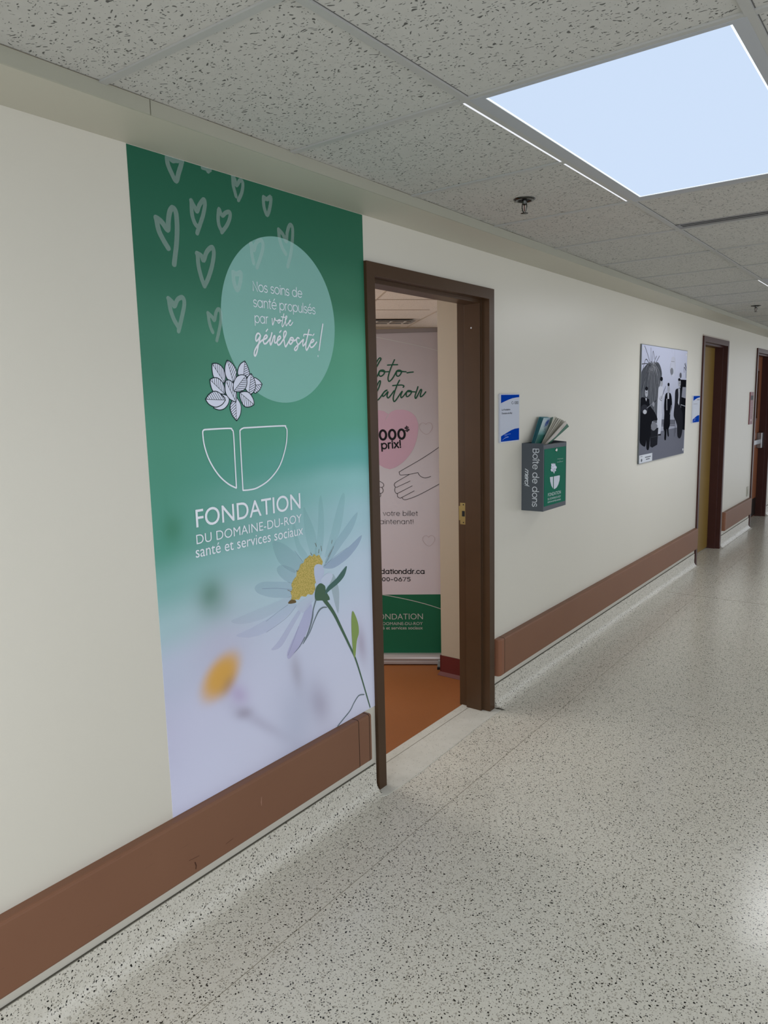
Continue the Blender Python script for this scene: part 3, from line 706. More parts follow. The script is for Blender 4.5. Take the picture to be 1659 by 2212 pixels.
# ------------------------------------------------------------------ wall mural
mur = empty('wall_mural', (0, (MY0+MY1)/2, GZ))
thing(mur, 'tall green foundation mural with hearts, white lettering and a daisy beside the door', 'mural')
def gauss(t, sepy, sepz, cy, cz, ry, rz, ang, power=2.0):
    """soft blurred spot of the printed photograph, in wall metres"""
    dy = t.math('SUBTRACT', sepy, cy); dz = t.math('SUBTRACT', sepz, cz); ca, sa = math.cos(ang), math.sin(ang)
    a = t.math('ADD', t.math('MULTIPLY', dy, ca/ry), t.math('MULTIPLY', dz, sa/ry))
    b = t.math('ADD', t.math('MULTIPLY', dy, -sa/rz), t.math('MULTIPLY', dz, ca/rz))
    r2 = t.math('ADD', t.math('MULTIPLY', a, a), t.math('MULTIPLY', b, b))
    if power != 2.0: r2 = t.math('POWER', r2, power/2)
    return t.math('POWER', 2.71828, t.math('MULTIPLY', r2, -1))
M_mural = mat('mural_print', '#3a7160', .42); t_ = NT(M_mural)
geo = t_.new('ShaderNodeNewGeometry'); sx = t_.new('ShaderNodeSeparateXYZ'); t_.link(t_.coords(), sx.inputs[0])
yy = t_.math('ADD', sx.outputs[1], (MY0+MY1)/2); zz = t_.math('ADD', sx.outputs[2], GZ)
wob = t_.math('MULTIPLY_ADD', t_.noise(t_.coords(), 1.6, 2), .16, -.08)
zn = t_.math('DIVIDE', t_.math('SUBTRACT', t_.math('ADD', zz, wob), .36), 1.92)
def zr(z): return (z-.36)/1.92
left = t_.ramp(zn, [(0, srgb((.84, .85, .945))), (zr(.62), srgb((.82, .83, .925))), (zr(.82), srgb((.77, .81, .89))), (zr(.94), srgb((.66, .79, .81))), (zr(1.06), srgb((.50, .71, .69))), (zr(1.16), srgb((.34, .61, .54))), (zr(1.45), srgb((.32, .59, .50))), (zr(1.75), srgb((.26, .50, .41))), (zr(2.0), srgb((.17, .41, .32))), (1, srgb((.14, .38, .29)))], 'EASE')
right = t_.ramp(zn, [(0, srgb((.86, .87, .95))), (zr(.72), srgb((.84, .86, .945))), (zr(.95), srgb((.79, .86, .93))), (zr(1.15), srgb((.68, .83, .87))), (zr(1.27), srgb((.59, .81, .81))), (zr(1.37), srgb((.42, .72, .69))), (zr(1.5), srgb((.38, .69, .59))), (zr(1.75), srgb((.37, .66, .54))), (zr(1.95), srgb((.24, .49, .38))), (zr(2.12), srgb((.17, .42, .32))), (1, srgb((.15, .40, .30)))], 'EASE')
hx = t_.math('DIVIDE', t_.math('SUBTRACT', yy, MY0+.05), .85, clamp=True)
col = t_.mix(hx, left, right)
def spot(col, cy, cz, ry, rz, ang, c, amt, power=2.0):
    g_ = gauss(t_, yy, zz, cy, cz, ry, rz, ang, power); return t_.mix(t_.math('MULTIPLY', g_, amt), col, srgb(c))
def W_(x, y): return WALL.uv(x, y)
_a, _b = W_(440, 1507), W_(510, 1417); BLOB = math.atan2(_b[1]-_a[1], _b[0]-_a[0])
for (x, y, ry, rz, an, c_, am, pw) in ((478, 1400, .14, .16, 0, '#b9a9c4', .35, 2), (455, 1285, .050, .050, .4, '#54846f', .75, 2), (470, 1305, .06, .05, 0, '#7fa09c', .4, 2), (372, 1142, .035, .045, 0, '#3f8062', .6, 2),
        (477, 1461, .088, .060, BLOB, '#dca955', 1.0, 4.6), (492, 1480, .035, .025, .8, '#b58d4a', .6, 2), (515, 1500, .05, .03, -.8, '#b7a3cc', .6, 2), (527, 1540, .04, .02, -.3, '#978ea2', .55, 2), (560, 1560, .15, .02, -.7, '#a09ab2', .35, 2),
        (640, 1450, .028, .075, .2, '#a19bac', .5, 2), (690, 1520, .05, .09, .4, '#9c93ab', .5, 2), (780, 1390, .03, .08, .2, '#a99bb2', .6, 2), (640, 1560, .1, .16, 0, '#9fa9c2', .35, 2), (330, 1560, .12, .25, 0, '#a9a4c2', .3, 2)):
    p = W_(x, y); col = spot(col, p[0], p[1], ry, rz, an, c_, am, pw)
t_.link(col, pb(M_mural).inputs['Base Color'])
m = MB(); m.obox(WALL, MY0, MY1, GZ+.001, MZ1, 0, .0012); m.build('mural_sheet', [M_mural], mur)
msheet = [o for o in mur.children][0]
Q1 = Zoom(WALL, 250, 280, 2.8603); Q2 = Zoom(WALL, 300, 740, 3.130); Q3 = Zoom(WALL, 300, 1180, 2.9625)
QL = Zoom(WALL, 430, 760, 11.06); QT = Zoom(WALL, 530, 590, 9.217); QF = Zoom(WALL, 520, 1060, 5.53)
def mpp(Q, x, y):
    a, b = Q((x, y), (x, y+10)); return math.hypot(a[0]-b[0], a[1]-b[1])/10
M_circle = mat('mural_mint_circle', '#b4f0e8', .42, alpha=.50)
m = MB(); m.disc(WALL, (1.799, 1.856), .2625, .2655, .0016, 0, 96); m.build('mint_circle', [M_circle], mur)
M_heart = mat('mural_heart_ink', '#e9f6f6', .45, alpha=.19)
hearts = [
 ([[(312, 150), (318, 210), (340, 265), (370, 318), (385, 270), (402, 215), (405, 180)], [(330, 172), (350, 192), (378, 180)]], 25),
 ([[(530, 222), (555, 240), (568, 262), (582, 240)]], 16),
 ([[(720, 295), (722, 340), (733, 385), (740, 412)], [(718, 290), (732, 305), (742, 345), (765, 315), (782, 330), (777, 385), (755, 437)]], 19),
 ([[(910, 418), (912, 470), (932, 528), (950, 480), (955, 418), (932, 430), (910, 418)]], 20),
 ([[(248, 548), (262, 620), (290, 680), (322, 733)], [(245, 545), (280, 570), (318, 620), (322, 570), (330, 510), (348, 485), (368, 510), (376, 590), (373, 700), (358, 832)]], 27),
 ([[(465, 440), (468, 520), (484, 575), (502, 600)], [(462, 440), (485, 480), (500, 505), (515, 465), (542, 433), (548, 470), (535, 535), (515, 595), (500, 640)]], 22),
 ([[(632, 500), (630, 560), (638, 600), (650, 620)], [(636, 492), (655, 532), (675, 515), (700, 510), (703, 540), (685, 590), (652, 635)]], 20),
 ([[(503, 768), (508, 840), (528, 920), (545, 965)], [(498, 765), (525, 780), (540, 808), (560, 755), (592, 728), (603, 760), (595, 830), (572, 910), (546, 967)]], 23),
 ([[(325, 1045), (335, 1110), (358, 1175), (385, 1220)], [(322, 1043), (348, 1068), (360, 1092), (380, 1050), (410, 1038), (421, 1075), (408, 1150), (385, 1245)]], 22),
 ([[(568, 1135), (575, 1190), (587, 1230), (597, 1252)], [(566, 1133), (590, 1155), (607, 1177), (618, 1125), (636, 1110), (648, 1150), (640, 1220), (622, 1303)]], 18),
 ([[(835, 705), (838, 770), (850, 825)], [(830, 708), (852, 745), (862, 705), (887, 683), (906, 700), (904, 745), (888, 800), (870, 852)]], 20),
 ([[(1003, 618), (1010, 680), (1028, 735), (1047, 768)], [(1003, 618), (1030, 648), (1050, 692), (1056, 640), (1070, 594), (1087, 600), (1090, 660), (1080, 760), (1060, 846)]], 20),
 ([[(722, 882), (728, 945), (748, 992), (766, 945), (770, 885), (745, 893), (722, 882)]], 22)]
zc = WALL.uv(0, 0)
for strokes, wd_ in hearts:
    m = MB(); k_ = mpp(Q1, *strokes[0][0])
    for q in strokes:
        pts = [(a, min(b, MZ1-.004)) for a, b in smooth(Q1(q), 6)]
        m.stroke(WALL, pts, wd_*k_*1.38, .0021, caps=True)
    m.build('heart', [M_heart], mur)
# lettering
m = MB()
kq = mpp(QT, 600, 400)
def T2(Q, a, b): p = Q(a, b); return p[0], p[1]
a, b = T2(QT, (146, 350), (1118, 489)); geo_text(m, WALL, 'Nos soins de', a, b, 130*kq, .068, .0026)
m.build('slogan_lettering', [mat('mural_white_ink', '#eef3fb', .45)], mur); m = MB()
a, b = T2(QT, (158, 668), (1380, 818)); geo_text(m, WALL, 'santé propulsés', a, b, 134*kq, .066, .0026)
m.build('slogan_lettering', [MATS['mural_white_ink']], mur); m = MB()
a, b = T2(QT, (182, 985), (443, 1010)); geo_text(m, WALL, 'par', a, b, 134*kq, .066, .0026)
def cap(mb, Q, body, bl, br, tl, tr, off, ref=CAPH):
    a, b, c_, d_ = Q(bl, br, tl, tr); h_ = ((c_[1]-a[1])+(d_[1]-b[1]))/2; put_text(mb, WALL, body, a, b, h_, .0026, offset=off, ref=ref)
m.build('slogan_lettering', [MATS['mural_white_ink']], mur); m = MB()
cap(m, Q2, 'FONDATION', (385, 1250), (1090, 1120), (378, 1130), (1088, 1018), .003)
m.build('foundation_lettering', [MATS['mural_white_ink']], mur); m = MB()
cap(m, Q2, 'DU DOMAINE-DU-ROY', (387, 1364), (1098, 1213), (383, 1298), (1098, 1160), -.003)
m.build('foundation_lettering', [MATS['mural_white_ink']], mur); m = MB()
a, b = Q2((382, 1455), (1107, 1297)); put_text(m, WALL, 'santé et services sociaux', a, b, 47*mpp(Q2, 600, 1400), .0026, ref=XH, offset=.0)
m.build('foundation_lettering', [MATS['mural_white_ink']], mur)
m = MB()
kq = mpp(QT, 700, 1300)
for pts, wd_ in (([(520, 905), (523, 960), (530, 1035), (555, 970), (573, 892), (585, 935), (620, 950), (645, 935), (672, 928), (684, 950), (670, 982), (648, 998), (636, 975), (650, 945), (715, 950)], 17),
    ([(755, 812), (735, 900), (720, 1000), (717, 1050), (730, 1068), (758, 1020), (785, 950), (812, 885), (812, 858), (796, 862), (784, 920), (790, 985), (802, 1050), (828, 1012), (850, 990), (880, 962), (890, 940), (870, 945), (855, 990), (865, 1036), (895, 1035), (932, 980)], 17),
    ([(702, 870), (740, 878), (775, 880)], 15),
    ([(288, 1250), (268, 1212), (232, 1202), (200, 1255), (195, 1330), (215, 1352), (252, 1310), (285, 1258), (266, 1350), (243, 1450), (216, 1580), (185, 1648), (165, 1622), (176, 1540), (225, 1450), (285, 1370), (340, 1328), (400, 1300), (422, 1262), (400, 1235), (365, 1272), (345, 1340), (360, 1402), (400, 1400), (450, 1345), (495, 1280)], 27),
    ([(400, 1160), (430, 1120)], 20),
    ([(515, 1192), (498, 1270), (478, 1360), (490, 1430), (520, 1370), (550, 1270), (574, 1250), (573, 1310), (566, 1372), (590, 1390), (630, 1350), (672, 1312), (692, 1282), (670, 1255), (636, 1292), (620, 1372), (640, 1430), (682, 1410), (735, 1335), (780, 1260), (802, 1190), (785, 1157), (757, 1182), (750, 1250), (760, 1350), (785, 1465), (820, 1420), (862, 1345), (890, 1292), (930, 1290), (945, 1330), (920, 1382), (890, 1415), (867, 1392), (872, 1335), (905, 1332), (960, 1345), (1000, 1325)], 27),
    ([(670, 1182), (700, 1147)], 20),
    ([(1058, 1300), (1030, 1286), (1006, 1320), (1012, 1375), (1036, 1430), (1022, 1502), (990, 1540), (965, 1520), (992, 1470), (1060, 1410), (1112, 1352), (1145, 1325), (1130, 1392), (1137, 1450), (1168, 1420), (1205, 1360)], 26),
    ([(1150, 1255), (1156, 1222), (1200, 1222), (1308, 1232)], 20),
    ([(1255, 1127), (1230, 1235), (1205, 1350), (1190, 1460), (1205, 1535), (1240, 1485), (1280, 1400), (1330, 1372), (1352, 1340), (1330, 1320), (1300, 1352), (1275, 1422), (1290, 1476), (1330, 1470), (1375, 1422), (1407, 1375)], 26),
    ([(1328, 1247), (1356, 1212)], 18), ([(1530, 1018), (1492, 1270), (1456, 1535)], 26)):
    m.stroke(WALL, smooth(QT(pts), 5), wd_*kq*1.3, .0028)
p = QT((1435, 1652))[0]; m.disc(WALL, p, 13*kq, 22*kq, .0028, 0, 16)
m.build('script_lettering', [mat('mural_script_ink', '#f1f4fb', .45)], mur)
# logo: bowl halves and leaves
m = MB(); kq = mpp(Q2, 600, 700)
for pts in ([(448, 588), (605, 580), (626, 590), (636, 620), (645, 780), (656, 984), (600, 955), (535, 895), (475, 800), (440, 700), (428, 615), (433, 593), (448, 588)],
            [(705, 577), (965, 563), (988, 572), (998, 600), (990, 700), (950, 830), (880, 925), (800, 980), (745, 995), (700, 999), (690, 820), (680, 620), (684, 590), (705, 577)]):
    q = Q2(pts); q2 = []
    sharp = {5, 9} 
    m.stroke(WALL, smooth(q[:6], 5)+smooth(q[5:], 5) if len(pts) == 13 else smooth(q[:10], 5)+smooth(q[9:], 5), 10.5*kq, .0026)
m.build('bowl_outline', [MATS['mural_white_ink']], mur)
M_leaf = mat('mural_leaf_fill', '#e2e6f8', .45); M_leafline = mat('mural_leaf_line', '#10252e', .45)
leaves = [ # tip, base, side one, side two, hatched side, hatch direction, rib override
 ((1495, 775), (1290, 800), [(1420, 680), (1300, 622)], [(1445, 895), (1380, 960), (1310, 980)], 2, (.7, .8), None),
 ((1080, 220), (1045, 620), [(985, 285), (925, 400), (918, 540)], [(1140, 330), (1182, 450), (1190, 580)], 2, (1, -.45), None),
 ((300, 285), (600, 745), [(298, 420), (335, 600), (440, 700)], [(400, 275), (500, 322), (580, 430), (618, 590)], 2, (.03, 1), None),
 ((660, 200), (800, 720), [(612, 330), (605, 480), (645, 620), (715, 695)], [(760, 260), (850, 380), (882, 500), (860, 640)], 2, (-.42, 1), None),
 ((1235, 520), (1235, 1020), [(1160, 585), (1110, 700), (1088, 850), (1150, 960)], [(1300, 640), (1336, 780), (1320, 910)], 2, (1, -.6), ((1235, 520), (1180, 970))),
 ((245, 665), (605, 1010), [(262, 790), (315, 930), (430, 1010)], [(330, 622), (430, 628), (530, 705), (592, 840)], 2, (.10, 1), None),
 ((335, 1345), (500, 1000), [(420, 1200)], [(470, 1390), (600, 1350), (690, 1230), (700, 1110), (640, 1040)], 0, (1, .4), ((620, 1110), (520, 1010))),
 ((140, 1135), (618, 1150), [(225, 1255), (380, 1322), (530, 1265)], [(225, 1015), (345, 943), (455, 970), (555, 1065)], 2, (.58, 1), None),
 ((885, 1650), (885, 1090), [(965, 1520), (992, 1350), (968, 1225)], [(790, 1530), (735, 1380), (742, 1240), (810, 1140)], 2, (1, -1), ((885, 1640), (862, 1190))),
 ((620, 690), (868, 1200), [(605, 820), (622, 980), (695, 1105), (790, 1172)], [(700, 672), (790, 735), (850, 860), (885, 1000)], 2, (-.16, 1), None),
 ((1105, 565), (815, 940), [(985, 550), (880, 605), (815, 730), (803, 850)], [(1130, 700), (1115, 830), (1055, 915), (940, 955)], 2, (1, .09), None),
 ((960, 975), (1300, 1262), [(1060, 950), (1170, 972), (1250, 1070), (1292, 1170)], [(962, 1080), (1010, 1220), (1090, 1312), (1200, 1315)], 2, (.13, 1), None)]
def clip_seg(poly, p, dirv):
    """intersections of the line p + t dirv with the polygon"""
    ts = []
    n = len(poly)
    for i in range(n):
        (x1, y1), (x2, y2) = poly[i], poly[(i+1) % n]; ex, ey = x2-x1, y2-y1; den = dirv[0]*ey-dirv[1]*ex
        if abs(den) < 1e-9: continue
        t1 = ((x1-p[0])*ey-(y1-p[1])*ex)/den; t2 = ((x1-p[0])*dirv[1]-(y1-p[1])*dirv[0])/den
        if 0 <= t2 < 1: ts.append(t1)
    ts.sort(); return [(ts[i], ts[i+1]) for i in range(0, len(ts)-1, 2)]
kq = mpp(QL, 800, 800)
def leaf_print(parent, pl, Q, tf, kq, d0, lineW, name='leaf', hatch=True):
    for i, (tip, bs, s1, s2, hs, hd, rib) in enumerate(leaves):
        d = d0+i*.00004
        mL = MB(); c1_ = smooth([tip]+s1+[bs], 5); c2_ = smooth([tip]+s2+[bs], 5)
        out = c1_+c2_[::-1][1:-1]
        mL.fill(pl, Q([tf(q) for q in out]), d, 0)
        mL.stroke(pl, Q([tf(q) for q in out+[out[0]]]), 15*kq*lineW, d+.00001, 1)
        rb = rib or (tip, bs); mL.stroke(pl, Q([tf(rb[0]), tf(rb[1])]), 9*kq*lineW, d+.00001, 1)
        if hatch and hs == 2:
            half = c2_+([rb[1]] if rib else [])
            nx, ny = -hd[1], hd[0]; l_ = math.hypot(nx, ny); nx /= l_; ny /= l_
            pr = [q[0]*nx+q[1]*ny for q in half]; a_ = min(pr); b_ = max(pr); cur = a_+35
            while cur < b_-12:
                for t0, t1 in clip_seg(half, (nx*cur, ny*cur), hd):
                    p0_ = (nx*cur+hd[0]*t0, ny*cur+hd[1]*t0); p1_ = (nx*cur+hd[0]*t1, ny*cur+hd[1]*t1)
                    mL.stroke(pl, Q([tf(p0_), tf(p1_)]), 9.5*kq*lineW, d+.00001, 1, caps=False)
                cur += 47
        mL.build(name, [M_leaf, M_leafline], parent)
leaf_print(mur, WALL, QL, lambda q: q, kq, .0024, 1.45)
# daisy
petals = [ # outline in photo zoom units, colour, alpha
 ([(880, 760), (915, 500), (930, 150), (958, 60), (990, 300), (985, 600), (950, 780)], '#8cc6c4', 0.12),
 ([(1000, 790), (1075, 500), (1150, 200), (1215, 30), (1240, 110), (1190, 450), (1090, 700)], '#98cccd', 0.14),
 ([(840, 770), (765, 500), (745, 210), (785, 260), (885, 500), (905, 740)], '#88c4c0', 0.12),
 ([(800, 780), (700, 620), (640, 400), (615, 470), (670, 700), (760, 850)], '#8cc6c4', 0.12),
 ([(740, 850), (610, 710), (490, 625), (385, 605), (388, 700), (450, 850), (560, 945), (660, 975)], '#a2c6d0', 0.24),
 ([(650, 965), (560, 905), (475, 888), (428, 930), (450, 1000), (530, 1075), (620, 1100)], '#a9c9d6', 0.27),
 ([(610, 1105), (420, 1088), (250, 1092), (165, 1150), (200, 1222), (330, 1268), (450, 1278), (610, 1260)], '#adc8da', 0.25),
 ([(600, 1260), (300, 1375), (0, 1500), (-120, 1560), (0, 1590), (250, 1535), (570, 1360)], '#cfd9ea', 0.21),
 ([(575, 1362), (400, 1480), (100, 1650), (-60, 1730), (100, 1752), (300, 1690), (540, 1505), (665, 1362)], '#cfd6ee', 0.23),
 ([(690, 1420), (600, 1550), (450, 1790), (360, 1900), (480, 1860), (620, 1620), (720, 1440)], '#c4c2e2', 0.23),
 ([(765, 1420), (830, 1330), (852, 1450), (800, 1650), (705, 1850), (640, 1935), (570, 2010), (553, 1930), (650, 1700), (735, 1500)], '#bcb0e0', 0.27),
 ([(1000, 850), (1100, 650), (1250, 425), (1390, 255), (1335, 450), (1200, 650), (1070, 830)], '#a6c8d6', 0.24),
 ([(980, 915), (1040, 850), (1120, 795), (1280, 675), (1437, 530), (1405, 640), (1300, 780), (1180, 880), (1080, 930)], '#9fb0d2', 0.33),
 ([(985, 900), (1010, 850), (1090, 700), (1060, 790), (1010, 880)], '#7fa0a8', 0.27),
 ([(1060, 1080), (1100, 995), (1155, 1120), (1172, 1250), (1162, 1460), (1130, 1385), (1085, 1200)], '#a3b8b4', 0.31),
 ([(660, 1365), (800, 1262), (880, 1185), (905, 1250), (850, 1330), (765, 1440), (700, 1445)], '#e3e8f8', 0.35)]
for i, (pts, c_, al) in enumerate(petals):
    m = MB(); m.fill(WALL, smooth(QF(pts), 4, closed=True), .0015+i*.00003); m.build('petal', [mat('petal_print_%s_%d' % (c_[1:], al*100), c_, .45, alpha=al)], mur)
m = MB()
for p_ in ([(560, 1362), (430, 1455), (300, 1560)], [(660, 1370), (560, 1500), (400, 1625), (300, 1690)], [(560, 1965), (600, 1860), (690, 1620)], [(1000, 900), (1100, 800), (1270, 680)], [(600, 1180), (430, 1165), (250, 1170)], [(740, 850), (640, 720)]):
    m = MB(); m.stroke(WALL, smooth(QF(p_), 5), 4*mpp(QF, 700, 1200), .00204)
    m.build('petal_vein', [mat('petal_vein_print', '#8d97b4', .45, alpha=.55)], mur)
M_disc = mat('daisy_disc_print', '#cbbb62', .5); t_ = NT(M_disc); cc = t_.coords()
v = t_.voronoi(cc, 190); f_ = t_.math('MULTIPLY', v.outputs['Distance'], 1.3, clamp=True)
sx = t_.new('ShaderNodeSeparateXYZ'); t_.link(cc, sx.inputs[0])
base_ = t_.ramp(t_.math('MULTIPLY_ADD', sx.outputs[2], 2.6, -1.9), [(0, srgb('#e0c57a')), (.5, srgb('#ddd388')), (1, srgb('#cfd49c'))])
t_.link(t_.mix(f_, base_, srgb('#b0a050')), pb(M_disc).inputs['Base Color'])
m = MB()
od = [(790, 800), (820, 770), (850, 785), (870, 755), (900, 780), (930, 765), (950, 800), (975, 850), (955, 895), (915, 880), (880, 930), (872, 1000), (895, 1080), (878, 1120), (885, 1170), (850, 1240), (800, 1235), (770, 1265), (720, 1260), (690, 1300), (650, 1300), (615, 1335), (595, 1310), (605, 1260), (590, 1210), (612, 1170), (600, 1120), (635, 1050), (660, 1020), (665, 970), (695, 930), (710, 880), (745, 860), (760, 820)]
m.fill(WALL, smooth(QF(od), 3, closed=True), .00205); m.build('daisy_disc', [M_disc], mur)
m = MB(); m.fill(WALL, smooth(QF([(560, 1340), (600, 1300), (650, 1310), (655, 1335), (620, 1345), (585, 1350)]), 3, closed=True), .00212)
kf = mpp(QF, 700, 1200)
for p in ([(885, 625), (900, 665)], [(955, 660), (962, 720)], [(1088, 590), (1080, 630)], [(1105, 665), (1095, 695)], [(930, 700), (925, 745)], [(1090, 700), (1040, 790)], [(660, 955), (683, 962)], [(555, 1185), (600, 1205)], [(830, 740), (845, 768)]):
    m.build('anther', [mat('anther_print', '#6e5b3a', .5)], mur); m = MB(); m.stroke(WALL, QF(p), 6*kf, .00212)
m.build('anther', [mat('anther_print', '#6e5b3a', .5)], mur)
for pts, c_ in (([(870, 935), (900, 880), (960, 888), (992, 960), (965, 1080), (935, 1165), (890, 1085)], '#c2cde6'), ([(955, 1065), (1030, 985), (1092, 1000), (1085, 1050), (1050, 1110), (990, 1125)], '#cbd6ea')):
    m = MB(); m.fill(WALL, smooth(QF(pts), 4, closed=True), .00214 if pts[0][0] < 900 else .00219); m.build('petal', [mat('petal_print_'+c_[1:], c_, .45)], mur)
m = MB()
st = smooth(QF([(925, 1195), (985, 1290), (1100, 1450), (1200, 1650), (1300, 1860), (1385, 2060)])+Q3([(1478, 1032)]), 5)
n_ = len(st); wds = [(62-44*i/(n_-1))*kf for i in range(n_)]
m.stroke(WALL, st, wds, .00222, 0, caps=False)
m.fill(WALL, smooth(QF([(888, 1175), (940, 1105), (1000, 1135), (1012, 1195), (1060, 1300), (950, 1310), (885, 1300)]), 3, closed=True), .00224, 0)
m.build('flower_stem', [mat('stem_print', '#4d6a55', .5)], mur)
M_dleaf = mat('dark_leaf_print', '#4b6f68', .5)
m = MB(); m.fill(WALL, smooth(QF([(1003, 1235), (1035, 1145), (1135, 1050), (1200, 965), (1262, 898), (1235, 1010), (1165, 1100), (1070, 1180)]), 4, closed=True), .0023)
m.build('flower_leaf', [M_dleaf], mur)
m = MB(); m.fill(WALL, smooth(QF([(1335, 1435), (1318, 1520), (1320, 1700), (1338, 1930), (1362, 1990), (1380, 1800), (1406, 1690), (1390, 1560)]), 4, closed=True), .0023)
m.build('flower_leaf', [mat('green_leaf_print', '#8ba35c', .5)], mur)
m = MB()
for pts, ws in (([(892, 1310), (862, 1420), (850, 1520), (805, 1680), (738, 1830)], (22, 16, 24, 20, 5)), ([(1022, 1392), (975, 1395), (925, 1440), (870, 1560), (820, 1690), (740, 1830)], (12, 18, 22, 14, 14, 4)), ([(760, 1750), (700, 1860), (628, 1943)], (14, 9, 3))):
    q = smooth(QF(pts), 5); wl = []
    for i in range(len(q)): f_ = i/(len(q)-1)*(len(ws)-1); j = min(int(f_), len(ws)-2); wl.append((ws[j]+(ws[j+1]-ws[j])*(f_-j))*kf)
    m.stroke(WALL, q, wl, .0023); m.build('curled_leaf', [mat('grey_leaf_print', '#6f7d84', .5)], mur); m = MB()
k3 = mpp(Q3, 1300, 1000)
m.stroke(WALL, smooth(Q3([(1438, 948), (1405, 955), (1375, 1000), (1350, 1050), (1310, 1100), (1270, 1150)]), 5), 8*k3, .0023)
m.build('curled_leaf', [mat('grey_leaf_print', '#6f7d84', .5)], mur)

# ------------------------------------------------------------------ wall guards (bumper rails)
def guard(y0, y1, cap0, cap1, seams, label, joint=None):
    root = empty('bumper_rail', (0, (y0+y1)/2, .15)); thing(root, label, 'bumper rail')
    z0, z1, xx_ = .168, .3644, .034
    def prof(g=0): 
        r = .009; o = [(0, z0-g), (xx_-r+g, z0-g)]+[(xx_-r+g+(r)*math.sin(math.radians(a)), z0-g+r-r*math.cos(math.radians(a))) for a in (30, 60, 90)]
        return o+[(xx_-r+g+r*math.cos(math.radians(a)), z1+g-r+r*math.sin(math.radians(a))) for a in (0, 30, 60, 90)]+[(0, z1+g)]
    m = MB(); m.extrude(prof(), y0+(.045 if cap0 else 0), y1-(.045 if cap1 else 0), caps=True)
    m.build('rail', [M_guard], root)
    def endcap(ya, yb, outer):
        """rounded end piece closing back to the wall"""
        m = MB(); pr = prof(.0006); n = len(pr); L = yb-ya; rings = []
        for k in range(7):
            t = k/6; 
            if outer > 0: y = ya+L*(.45+.55*math.sin(t*math.pi/2)) if k else ya
            else: y = yb-L*(.45+.55*math.sin(t*math.pi/2)) if k else yb
            sc = 1.0 if k == 0 else math.sqrt(max(0, 1-(t*.93)**2)) if k > 1 else 1.0
            rings.append([(x*(.12+.88*sc), y, (z0+z1)/2+(z-(z0+z1)/2)*(.97+.03*sc)) for x, z in pr])
        vs = [p for r_ in rings for p in r_]
        m.faces(vs, [(j*n+i, j*n+i+1, (j+1)*n+i+1, (j+1)*n+i) for j in range(6) for i in range(n-1)], 0, False)
        m.poly(rings[-1]); m.build('end_cap', [M_guard_cap], root)
    if cap0: endcap(y0, y0+.046, -1)
    if cap1: endcap(y1-.046, y1, 1)
    for sm in seams:
        m = MB(); m.extrude([(x, z) for x, z in prof(.0004)], sm-.0014, sm+.0014); m.build('joint', [M_seam], root)
    return root
guard(YA, 2.170, False, False, [2.092, 2.158], 'brown bumper rail under the mural, at the left of the open door')
guard(3.249, 7.135, True, False, [3.30], 'long brown bumper rail between the open door and the yellow door')
guard(8.235, 9.585, True, False, [], 'short brown bumper rail past the yellow door, before the exit door')
# square cut end piece at the near rail
# scuffs on the near rail
gp = Plane((.0344, 0, 0), (0, 1, 0), (0, 0, 1))
m = MB()
rail = [o for o in bpy.data.objects if o.name.startswith('bumper_rail')][0]
G3 = Zoom(gp, 0, 1700, 2.765)
m.stroke(gp, G3([(1165, 450), (1172, 470), (1170, 488)]), .0035, .0003); m.stroke(gp, G3([(1130, 440), (1190, 410)]), .001, .0003); m.stroke(gp, G3([(1350, 340), (1392, 308)]), .001, .0003)
m.build('scuff_mark', [mat('dark_scuff', '#4a2e22', .7)], rail)
m = MB(); m.stroke(gp, G3([(1562, 58), (1560, 90), (1562, 112)]), [.001, .003, .001], .0003); m.build('scuff_mark', [mat('pale_scuff', '#b08b7a', .7)], rail)

# ------------------------------------------------------------------ ceiling lights
def luminaire(y0, bright, label):
    y1 = y0+2*T; x0, x1 = XG+.002, XG+T+.016; root = empty('ceiling_light', ((x0+x1)/2, (y0+y1)/2, Z_C-.006)); thing(root, label, 'ceiling light', None)
    m = MB(); zt = Z_C-.006; ix0, ix1, iy0, iy1 = XG+.043, XG+.593, y0+.018, y0+1.165
    def fr(m, a, b): m.box((a[0], a[1], zt), (b[0], b[1], Z_C+.03))
    fr(m, (x0+.004, y0+.004), (ix0, y1-.004)); fr(m, (ix1, y0+.004), (x1-.004, y1-.004)); fr(m, (ix0, y0+.004), (ix1, iy0)); fr(m, (ix0, iy1), (ix1, y1-.004))
    m.build('light_frame', [M_panel_frame], root)
    m = MB(); m.box((ix0, iy0, zt+.002), (ix1, iy1, zt+.006)); 
    df = m.build('diffuser', [{0: M_diff, 1: M_diff2, 2: M_diff3}[int(bright)]], root)
    if not bright:
        m = MB(); e = .005
        for a, b in (((ix0, iy0), (ix0+e, iy1)), ((ix1-e, iy0), (ix1, iy1)), ((ix0, iy0), (ix1, iy0+e*.7)), ((ix0, iy1-e), (ix1, iy1))): m.box((a[0], a[1], zt+.0015), (b[0], b[1], zt+.003))
        m.build('diffuser_edge', [M_diff_edge], df)
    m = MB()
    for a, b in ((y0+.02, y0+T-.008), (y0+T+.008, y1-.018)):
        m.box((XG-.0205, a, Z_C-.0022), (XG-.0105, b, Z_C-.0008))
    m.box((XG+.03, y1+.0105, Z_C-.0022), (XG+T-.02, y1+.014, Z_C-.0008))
    m.build('leak_glow_strip', [M_leak_glow], root)  # thin glowing strips put in for the lit tile edge beside the frame
    return root
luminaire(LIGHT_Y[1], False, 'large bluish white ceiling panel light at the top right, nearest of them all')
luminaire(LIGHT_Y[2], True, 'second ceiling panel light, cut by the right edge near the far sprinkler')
luminaire(LIGHT_Y[3], 2, 'third ceiling panel light, farther along the corridor beyond the yellow door')
